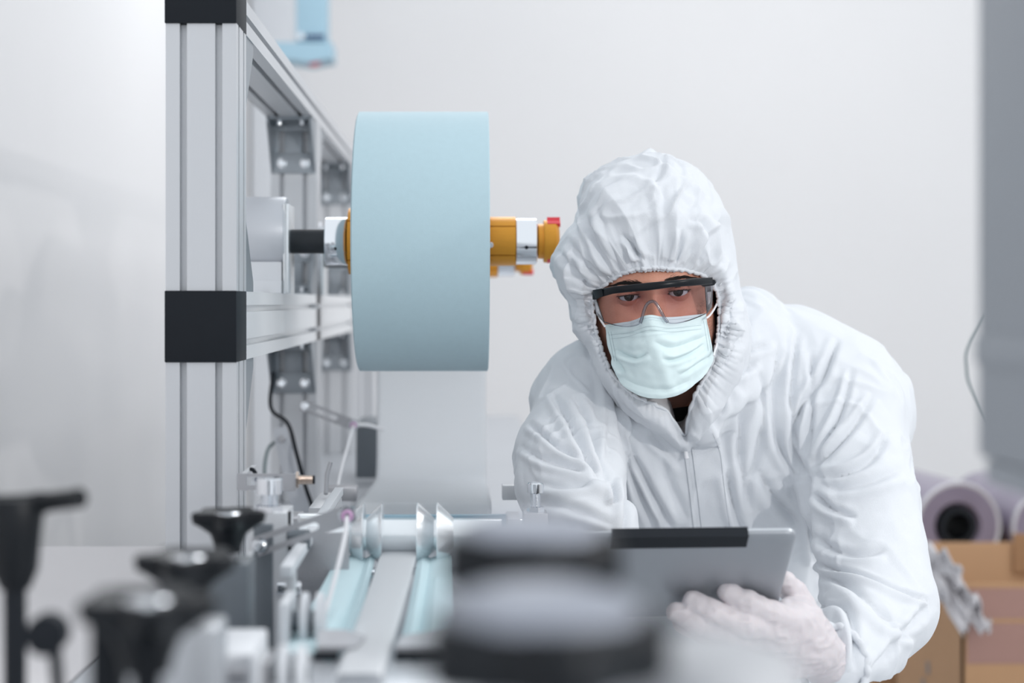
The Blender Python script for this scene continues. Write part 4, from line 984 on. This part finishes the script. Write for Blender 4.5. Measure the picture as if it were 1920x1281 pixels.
# --- hood: rings from the elastic face opening out over the head
RIM = [(1225, 509), (1182, 513), (1152, 527), (1128, 543), (1114, 562), (1115, 600), (1124, 640), (1138, 680), (1152, 705), (1192, 742), (1240, 762), (1262, 788), (1283, 816), (1291, 780), (1304, 735), (1325, 700), (1337, 670), (1345, 620), (1347, 580), (1341, 545), (1320, 521), (1275, 511)]
SIL = [(1220, 287), (1160, 302), (1110, 328), (1089, 365), (1086, 405), (1062, 438), (1041, 485), (1046, 515), (1070, 560), (1075, 595), (1096, 640), (1122, 700), (1160, 760), (1225, 812), (1285, 850), (1335, 800), (1362, 745), (1392, 690), (1402, 640), (1400, 585), (1388, 540), (1378, 480), (1366, 425), (1350, 378), (1312, 332), (1265, 298)]
HC = np.array([1229., 600.])
def polar(pts, th):
    p = np.array(curve2(pts+[pts[0]], 8))-HC; a = np.arctan2(p[:, 0], -p[:, 1]); r = np.hypot(p[:, 0], p[:, 1]); o = np.argsort(a); a, r = a[o], r[o]
    return np.interp(th, np.r_[a-2*PI, a, a+2*PI], np.r_[r, r, r])
nth, nt = 620, 150
th = np.linspace(-PI, PI, nth, endpoint=False)            # 0 = up, positive = to the right
rr, rs = polar(RIM, th), polar(SIL, th)
rr = rr+.9*np.sin(th*61+2*np.sin(th*7))+.7*np.sin(th*97)
ux, uy = np.sin(th), -np.cos(th)
rimp = HC+np.stack([ux*rr, uy*rr], 1)
silp = HC+np.stack([ux*rs, uy*rs], 1)
dxr = (rimp[:, 0]-1229)/115; upn = np.clip((600-rimp[:, 1])/90, -2.4, 1)
Yr = 1.985+.062*np.abs(dxr)**2.2+.016*(upn < 0)*upn**2+.006*np.clip(upn, 0, 1)
Ys_ = 2.125+.0*th
HVx = np.zeros((nt, nth, 3)); T = np.linspace(0, 1, nt)
top = np.clip(np.cos(th), 0, 1)[:, None]
RW3 = np.stack([(rimp[:, 0]-CX)*Yr/FP, Yr, CH-(rimp[:, 1]-CY)*Yr/FP], 1)
SW3 = np.stack([(silp[:, 0]-CX)*Ys_/FP, Ys_, CH-(silp[:, 1]-CY)*Ys_/FP], 1)
BC = np.array([.27, 2.30, 1.33])
for i, t in enumerate(T):
    if t < .62:
        s = t/.62; e = math.sin(s*PI/2)**.85; f = (1-math.cos(s*PI/2))**1.15
        p = RW3*(1-e)+SW3*e; yy = RW3[:, 1]*(1-f)+SW3[:, 1]*f
        yy = yy-(.020*math.sin(PI*min(1, s*1.15))**1.0*(0.35+.65*top[:, 0]))
        sc_ = yy; # keep outline rays while depth changes
        px_ = CX+p[:, 0]/p[:, 1]*FP; py_ = CY-(p[:, 2]-CH)/p[:, 1]*FP
        e2 = e; pxx = rimp*(1-e2)+silp*e2
        HVx[i] = np.stack([(pxx[:, 0]-CX)*yy/FP, yy, CH-(pxx[:, 1]-CY)*yy/FP], 1)
    else:
        s = (t-.62)/.38; cc = math.cos(s*PI/2); ss = math.sin(s*PI/2)
        p = BC+(SW3-BC)*cc; p[:, 1] = SW3[:, 1]+(BC[1]-SW3[:, 1])*ss
        HVx[i] = p
Vh = HVx.reshape(-1, 3)
ii, jj = np.meshgrid(np.arange(nt-1), np.arange(nth), indexing='ij'); a = ii*nth+jj; b = ii*nth+(jj+1) % nth
Qh = np.stack([a, a+nth, b+nth, b], -1).reshape(-1, 4)
Nh = vnormals(Vh, Qh)
if (Nh[int(.3*nt)*nth+nth//2] @ np.array([0, -1, .3])) < 0: Qh = Qh[:, ::-1]; Nh = -Nh
TT = np.repeat(T, nth); TH = np.tile(th, nt)
gat = np.exp(-((TT/.62)/.22)**1.5)*(TT > .006)
def saw(x): 
    f = x-np.floor(x); return 1-2*np.abs(f-.5)*2
n_ = noise3(np.stack([np.cos(TH)*3+9, np.sin(TH)*3+9, TT*2], 1)); n2 = noise3(np.stack([np.cos(TH)*7+9, np.sin(TH)*7+9, TT*5+3], 1))
g1 = np.sin(TH*31+4*n_+TT*5)*.6+np.sin(TH*53+3*n2)*.4
fan = np.exp(-((TT/.62-.30)/.26)**2)
g2 = 1-2*np.abs(np.sin(TH*6.5+2.2*n_+TT*2.2+.6))
D = .0022*g1*gat*np.clip(.3+(TT/.62)*9, 0, 1)+.0042*g2*fan*(np.cos(TH) > -.3)
D += cloth(Vh, Nh, .0045, .0030, 13., 31.)*np.clip(TT/.62*3, .1, 1)*.9
HF_ = [
    ([(1205, 335), (1222, 345), (1232, 400), (1240, 470), (1250, 500)], 8, .0042, 'r'),
    ([(1104, 365), (1150, 338), (1190, 335), (1232, 350)], 6, .0030, 'r'),
    ([(1232, 350), (1280, 348), (1320, 372), (1340, 395)], 6, .0030, 'r'),
    ([(1225, 345), (1240, 320), (1238, 300)], 6, .0025, 'v'),
    ([(1240, 300), (1262, 325), (1300, 340)], 6, .0025, 'v'),
    ([(1100, 385), (1105, 420), (1120, 470), (1150, 515)], 8, .0045, 'v'),
    ([(1090, 405), (1108, 460), (1130, 500), (1155, 520)], 7, .0040, 'r'),
    ([(1120, 390), (1135, 440), (1150, 470), (1165, 510)], 7, .0030, 'v'),
    ([(1165, 440), (1190, 465), (1205, 500)], 7, .0050, 'v'),
    ([(1180, 455), (1200, 480), (1240, 505)], 6, .0045, 'v'),
    ([(1280, 430), (1275, 470), (1265, 505)], 7, .0042, 'v'),
    ([(1292, 410), (1320, 420), (1330, 450), (1310, 500)], 7, .0042, 'v'),
    ([(1330, 395), (1352, 430), (1370, 490)], 7, .0035, 'v'),
    ([(1050, 470), (1080, 510), (1110, 545)], 8, .0040, 'v'),
    ([(1070, 455), (1100, 500), (1128, 530)], 7, .0035, 'v'),
    ([(1075, 600), (1100, 610), (1115, 640)], 7, .0035, 'v'),
    ([(1385, 560), (1370, 600), (1355, 640)], 8, .0040, 'v'),
    ([(1360, 500), (1366, 560), (1352, 600)], 7, .0035, 'r'),
    ([(1395, 620), (1375, 660), (1345, 700)], 8, .0035, 'v')]
D += folds(Vh, Nh, HF_)*(TT > .03)
Vh = Vh+Nh*D[:, None]
# curl the first rows inwards to give the opening a rolled hem
hood = np_mesh('hood', Vh, Qh, M['suit'], person)
sm = hood.modifiers.new('thickness', 'SOLIDIFY'); sm.thickness = .0012; sm.offset = -1
rimv = Vh.reshape(nt, nth, 3)[1]
pts = [Vector(rimv[k])+Vector((0, -.0005, 0)) for k in range(0, nth, 2)]
MB().tube(pts+[pts[0], pts[1]], [.0018+.0010*abs(math.sin(k*.47+1.5*math.sin(k*.13))) for k in range(len(pts)+2)], 8).build('elastic_hem', M['suit'], hood, 60)

# --- face mask
def mask_mesh():
    nu_, nv_ = 120, 110; V = []; uvs = []
    for j in range(nv_+1):
        v = j/nv_
        for i in range(nu_+1):
            u = i/nu_
            # outline in the picture: top, bottom, left, right
            tx = 1132+(1325-1132)*u; ty = 609-21*u-9*math.exp(-((u-.44)/.13)**2)
            bx = 1152+(1337-1152)*u; w_ = 4*u*(1-u)
            by = 690-22*u+(68)*w_**.62
            lx = 2.0*v; 
            bx2 = 1152+185*u+ (1240-(1152+185*u))*.42*w_*0
            x = tx*(1-v)+(1152+186*u)*v; y = ty*(1-v)+by*v
            cx_ = (x-1232)/105
            Yd = 1.972+.062*abs(cx_)**2.1-.020*math.exp(-((u-.45)/.20)**2)*(1-v)**.8*(.55+.45*math.cos(PI*v))-.012*math.sin(PI*min(1, v*1.08))*w_
            Yd += .030*max(0, v-.72)**1.3*w_+.004
            V.append((x, y, Yd)); uvs.append((u, v))
    return np.array(V), np.array(uvs), nu_, nv_
mv, muv, nu_, nv_ = mask_mesh()
def pz(px, py, Yd): return np.stack([(px-CX)*Yd/FP, Yd, CH-(py-CY)*Yd/FP], 1)
W = pz(mv[:, 0], mv[:, 1], mv[:, 2])
ii, jj = np.meshgrid(np.arange(nv_), np.arange(nu_), indexing='ij'); a = ii*(nu_+1)+jj
Qm = np.stack([a, a+nu_+1, a+nu_+2, a+1], -1).reshape(-1, 4); Nm = vnormals(W, Qm)
if Nm[len(Nm)//2][1] > 0: Qm = Qm[:, ::-1]; Nm = -Nm
MF = [([(1152, 655), (1175, 668), (1195, 672), (1215, 662)], 5, .0032, 'v'), ([(1150, 668), (1160, 685), (1172, 700)], 5, .0034, 'v'),
      ([(1320, 645), (1295, 664), (1262, 676), (1240, 672)], 5, .0034, 'v'), ([(1328, 628), (1300, 640), (1260, 652), (1225, 640)], 7, .0022, 'v'),
      ([(1230, 645), (1240, 685), (1262, 740)], 10, .0022, 'r'), ([(1165, 705), (1200, 725), (1250, 730), (1300, 712)], 6, .0014, 'v'),
      ([(1332, 668), (1300, 690), (1275, 705)], 5, .0025, 'v'), ([(1160, 640), (1185, 648), (1210, 640)], 8, .0018, 'r'), ([(1135, 628), (1230, 622), (1326, 606)], 3, .0008, 'v')]
Dm = folds(W, Nm, MF)+.0016*noise3(W*45)+.0008*noise3(W*110)
W = W+Nm*Dm[:, None]
# keep it off the face
for k in range(len(W)):
    o = Vector((0, 0, CH)); p = Vector(W[k]); d = (p-o).normalized(); h = headbvh.ray_cast(o, d)
    if h[0] is not None and h[3] < (p-o).length+.002: W[k] = np.array(o+d*(h[3]-.002))
W = W*.5+.5*lap(W, Qm) if False else W
mask = np_mesh('face_mask', W, Qm, M['mask'], person)
sm = mask.modifiers.new('thickness', 'SOLIDIFY'); sm.thickness = .0012
maskbvh = BVHTree.FromPolygons([tuple(v) for v in W], [tuple(int(i) for i in f) for f in Qm])
def mrow(v, off=.0): # a line across the mask at height v
    k = int(round(v*nv_)); return [tuple(mv[k*(nu_+1)+i][:2]) for i in range(0, nu_+1, 6)]
strip('mask_binding', [(x, y+4) for x, y in mrow(0)], 9, M['maskedge'], .0005, mask, .0004, 3, maskbvh)
g = MB(); nd = 0
def dot(px, py):
    h = maskbvh.ray_cast(Vector((0, 0, CH)), (P(px, py, 1.)-Vector((0, 0, CH))).normalized())
    if h[0]:
        nn = h[1] if h[1].y < 0 else -h[1]; g.lathe(h[0]+nn*.0003, nn, [(0, .00042), (.0003, .00042)], 6)
for v, dy in ((0, 5), (0, 21), (0, 28)):
    R_ = mrow(0)
    for s in np.linspace(.06, .94, 62): 
        k = s*(len(R_)-1); i = int(k); f = k-i; x = R_[i][0]*(1-f)+R_[i+1][0]*f; y = R_[i][1]*(1-f)+R_[i+1][1]*f
        dot(x, y+dy)
for xo, sg in ((1139, 1), (1144, 1), (1322, -1), (1317, -1)):
    for s in np.linspace(.15, .9, 26):
        dot(xo+(14 if sg > 0 else 12)*s, (612 if sg > 0 else 592)+s*72)
o = g.build('stitch_dots', M['dots'], mask); o['kind'] = 'stuff'
def vp(px, py, Y): return P(px, py, Y)
MB().tube(smoothpath([vp(1324, 597, 2.008), vp(1332, 590, 2.022), vp(1342, 574, 2.045), vp(1349, 556, 2.07)], 6), .0013, 8).build('ear_loop', M['white'], mask)
MB().tube(smoothpath([vp(1338, 667, 2.02), vp(1345, 640, 2.05), vp(1350, 610, 2.08)], 6), .0013, 8).build('ear_loop', M['white'], mask)
MB().tube(smoothpath([vp(1134, 612, 2.01), vp(1124, 596, 2.03), vp(1116, 574, 2.06)], 6), .0013, 8).build('ear_loop', M['white'], mask)

# --- goggles
gog = empty('safety_goggles', (0, 0, 0), 'x', 'x'); del gog['label']; del gog['category']; gog.parent = person; gog.matrix_parent_inverse = Matrix.Translation(-person.location)
def glink(o): o.matrix_parent_inverse = Matrix(); return o
def gy(px): c = (px-1226)/112; return 1.952+.052*abs(c)**2.6
TOP = [(1116, 556), (1140, 556), (1180, 549), (1226, 543), (1270, 539), (1310, 535), (1334, 532)]
BOT = [(1133, 604), (1150, 609), (1170, 612.5), (1190, 611), (1200, 606), (1203, 598), (1207, 584), (1212, 572), (1219, 566), (1226, 566), (1232, 572), (1240, 586), (1248, 600), (1256, 606), (1275, 605), (1300, 598), (1326, 587)]
tx_ = np.array(curve2(TOP)); bx_ = np.array(curve2(BOT, 8))
nL, mL = 150, 26; V = []; F = []
sB = np.linspace(0, 1, nL); lb_ = np.r_[0, np.cumsum(np.linalg.norm(np.diff(bx_, axis=0), axis=1))]; lb_ /= lb_[-1]
Bx = np.interp(sB, lb_, bx_[:, 0]); By = np.interp(sB, lb_, bx_[:, 1])
for i in range(nL):
    fx = (Bx[i]-Bx[0])/(Bx[-1]-Bx[0]); tpx = 1116+(1334-1116)*fx; tpy = np.interp(tpx, tx_[:, 0], tx_[:, 1])
    for j in range(mL):
        s = j/(mL-1); x = tpx*(1-s)+Bx[i]*s; y = tpy*(1-s)+By[i]*s; Yg_ = gy(x)+.006*s
        V.append(tuple(P(x, y, Yg_)))
for i in range(nL-1):
    for j in range(mL-1): a = i*mL+j; F.append((a, a+1, a+mL+1, a+mL))
lens = glink(np_mesh('lens', V, F, M['lens'], gog))
pts = [P(Bx[i], By[i], gy(Bx[i])+.006) for i in range(0, nL, 2)]
k0 = [i for i, p in enumerate(range(0, nL, 2)) if 1200 < Bx[p] < 1254]
glink(MB().tube(pts, .0006, 8).build('lens_edge', M['clearedge'], gog))
glink(MB().tube([pts[i]+Vector((0, -.001, 0)) for i in k0], .0019, 10).build('nose_arch', M['clearedge'], gog))
def bar(ptsw, y0, th, name, m, par):
    """brow bar: list of (px, py top, py bottom)"""
    V = []; F = []
    dense = []
    a_ = np.array(ptsw, float); xs = np.linspace(a_[0, 0], a_[-1, 0], 60)
    for x in xs:
        t_, b_ = np.interp(x, a_[:, 0], a_[:, 1]), np.interp(x, a_[:, 0], a_[:, 2]); m_ = (t_+b_)/2; h_ = (b_-t_)/2; Yb_ = gy(x)+y0
        for a in np.linspace(0, 2*PI, 12, endpoint=False):
            yy = m_-h_*math.copysign(abs(math.sin(a))**.6, math.sin(a)); V.append(tuple(P(x, yy, Yb_-th*math.copysign(abs(math.cos(a))**.6, math.cos(a)))))
    n = 12
    for i in range(len(xs)-1):
        for k in range(n): F.append((i*n+k, i*n+(k+1) % n, (i+1)*n+(k+1) % n, (i+1)*n+k))
    return glink(np_mesh(name, V, F, m, par, ang=50))
fb = bar([(1111, 544, 562), (1117, 543, 563), (1125, 542, 558), (1150, 537, 551), (1190, 533, 547), (1215, 530, 545), (1260, 526, 539), (1300, 522, 536), (1336, 520, 533)], -.003, .0035, 'brow_bar', M['gogglebar'], gog)
glink(MB().prism([P(1303, 527, 1.985), P(1316, 524, 1.99), P(1332, 521, 2.0), P(1341, 530, 2.01), P(1338, 535, 2.01), P(1318, 538, 1.992)], (.0, -.006, 0)).build('hinge_cap', M['gogglebar'], gog))
glink(MB().prism([P(1111, 544, 2.0), P(1128, 541, 1.985), P(1130, 556, 1.985), P(1116, 561, 2.0)], (.0, -.006, 0)).build('hinge_cap', M['gogglebar'], gog))
for a_, b_, c_, d_ in (((1321, 536, 1.993), (1336, 533, 2.03), (1334, 575, 2.035), (1325, 588, 2.0)), ((1117, 560, 1.993), (1111, 556, 2.03), (1118, 590, 2.035), (1133, 606, 2.0))):
    glink(MB().prism([P(*a_), P(*b_), P(*c_), P(*d_)], (0.0008, -.0005, 0)).build('side_shield', M['clearedge'], gog))
for x, y, s in ((1338, 528, 1), (1114, 550, -1)):
    glink(MB().tube([P(x, y, 2.005), P(x+s*3, y+1, 2.05), P(x+s*3, y+3, 2.10)], .0022, 8).build('temple_arm', M['gogglebar'], gog))

# --- gloved hand holding the tablet
def hand(name, spec, bb, k=.006, h=.0016):
    Fh = Field(bb[0], bb[1], h)
    for pts, rs, kk in spec: Fh.chain([tuple(P(*p)) for p in pts], rs, kk)
    v, q = Fh.nets(2); n = vnormals(v, q)
    v = v+n*(.0009*noise3(v*140)+.0010*(1-np.abs(noise3(v*np.array([70, 60, 110])))*2.2).clip(-.5, 1))[:, None]
    return np_mesh(name, v, q, M['glove'], person)
sp = [([(1497, 1172, 1.79), (1515, 1210, 1.80), (1555, 1245, 1.83)], [.030, .030, .029], .012),
      ([(1480, 1168, 1.775), (1458, 1192, 1.775), (1470, 1222, 1.79)], [.024, .023, .024], .012),
      ([(1500, 1200, 1.79), (1480, 1225, 1.80)], [.028, .026], .012),
      ([(1492, 1165, 1.77), (1440, 1150, 1.752), (1398, 1130, 1.745), (1366, 1111, 1.748)], [.0175, .0135, .0128, .0115], .005),
      ([(1470, 1182, 1.765), (1392, 1172, 1.742), (1334, 1148, 1.738), (1300, 1129, 1.745)], [.0165, .0135, .0125, .0112], .004),
      ([(1452, 1200, 1.77), (1370, 1190, 1.748), (1306, 1166, 1.742), (1268, 1147, 1.748)], [.0155, .0125, .0115, .0104], .004),
      ([(1450, 1220, 1.78), (1380, 1208, 1.765), (1318, 1188, 1.762), (1280, 1170, 1.766)], [.0145, .0115, .0105, .0095], .004),
      ([(1512, 1178, 1.80), (1502, 1140, 1.822), (1488, 1112, 1.818), (1474, 1090, 1.806)], [.022, .0150, .0130, .0112], .008)]
sp = [([(a, b, c-.027*max(0, min(1, (1565-a)/50))) for a, b, c in pts], rs, k_) for pts, rs, k_ in sp]
hand('glove', sp, ((.20, 1.66, .84), (.46, 1.90, 1.02)))
sp2 = [([(1150, 1052, 1.885), (1175, 1078, 1.875), (1195, 1095, 1.865)], [.030, .031, .030], .012)]
for k, (dx, dy, ln) in enumerate(((0, 38, .8), (14, 22, 1), (22, 4, .95), (22, -14, .8))):
    sp2.append(([(1205+dx*.4, 1095+dy*.5, 1.86), (1240+dx*ln, 1098+dy, 1.84), (1268+dx*1.3*ln, 1096+dy*1.1, 1.83)], [.0135, .0112, .0095], .004))
sp2.append(([(1180, 1068, 1.865), (1205, 1048, 1.84), (1228, 1040, 1.825)], [.018, .0130, .0108], .006))
hand('glove', sp2, ((.13, 1.76, .86), (.33, 1.93, 1.06)), h=.002)

ca, cb_ = P(1583, 1236, 1.855), P(1560, 1243, 1.823); dd = (cb_-ca).normalized(); u_ = dd.orthogonal().normalized(); v_ = dd.cross(u_)
pts = [cb_+(u_*math.cos(a)+v_*math.sin(a))*(.0415+.0012*math.sin(a*17))+dd*.002*math.sin(a*11) for a in np.linspace(0, 2*PI, 90)]
MB().tube(pts, [.0036+.0012*abs(math.sin(k*.9)) for k in range(90)], 8).build('sleeve_cuff', M['suit'], person, 60)

# --- tablet, held by its lower right corner
TL, TH_, TT_ = .2415, .158, .0088
ph = math.radians(47); top_c = P(1276, 1006, 1.652)
tb = empty('tablet', top_c, 'grey aluminium tablet with a black strip along the top, held in the gloved hand', 'tablet')
ey_ = Vector((0, math.sin(ph), -math.cos(ph))); en = Vector((0, -math.cos(ph), -math.sin(ph)))   # down along the tablet, outward from its back
ex_ = Vector((1, 0, .012)).normalized()
def tp(u, v, n): return top_c+ex_*u+ey_*v+en*n
def rr_loop(w2, v0, v1, r, n, k=8):
    out = []
    for cx_, cv_, a0 in ((w2-r, v1-r, 0), (-w2+r, v1-r, PI/2), (-w2+r, v0+r, PI), (w2-r, v0+r, 1.5*PI)):
        for j in range(k+1): a = a0+PI/2*j/k; out.append(tp(cx_+r*math.cos(a), cv_+r*math.sin(a), n))
    return out
def stack(loops, name, m, par):
    g = MB(); rg = [[g.bm.verts.new(p) for p in l] for l in loops]; n = len(rg[0])
    for a, b in zip(rg, rg[1:]):
        for k in range(n): g.bm.faces.new((a[k], a[(k+1) % n], b[(k+1) % n], b[k]))
    g.bm.faces.new(rg[0][::-1]); g.bm.faces.new(rg[-1]); return g.build(name, m, par, 30)
loops = [rr_loop(TL/2-.001, .001, TH_-.001, .011, -.0085), rr_loop(TL/2, 0, TH_, .012, -.0080), rr_loop(TL/2, 0, TH_, .012, -.0045)]
for q in np.linspace(.12, 1, 8): loops.append(rr_loop(TL/2-.013*q**2.0, .013*q**2.0, TH_-.013*q**2.0, .012, -.0045+.0045*math.sin(q*PI/2)))
stack(loops, 'tablet_shell', M['tablet'], tb)
stack([rr_loop(TL/2+.0004, -.0004, TH_+.0004, .012, -.0084), rr_loop(TL/2+.0004, -.0004, TH_+.0004, .012, -.0058)], 'edge_band', M['tabletside'], tb)
stack([rr_loop(TL/2-.003, .003, TH_-.003, .010, -.0085), rr_loop(TL/2-.003, .003, TH_-.003, .010, -.0090)], 'glass_screen', M['screen'], tb)
u0, u1 = (1148-1276)*1.652/FP, (1403-1276)*1.652/FP
g = MB(); g.prism([tp(u0, -.0012, .0006), tp(u1, -.0012, .0006), tp(u1, .017, .0014), tp(u0, .017, .0014)], en*.0014)
g.prism([tp(u0, -.0012, -.009), tp(u1, -.0012, -.009), tp(u1, -.0012, .0026), tp(u0, -.0012, .0026)], ey_*-.0015)
g.build('black_strip', M['black'], tb)
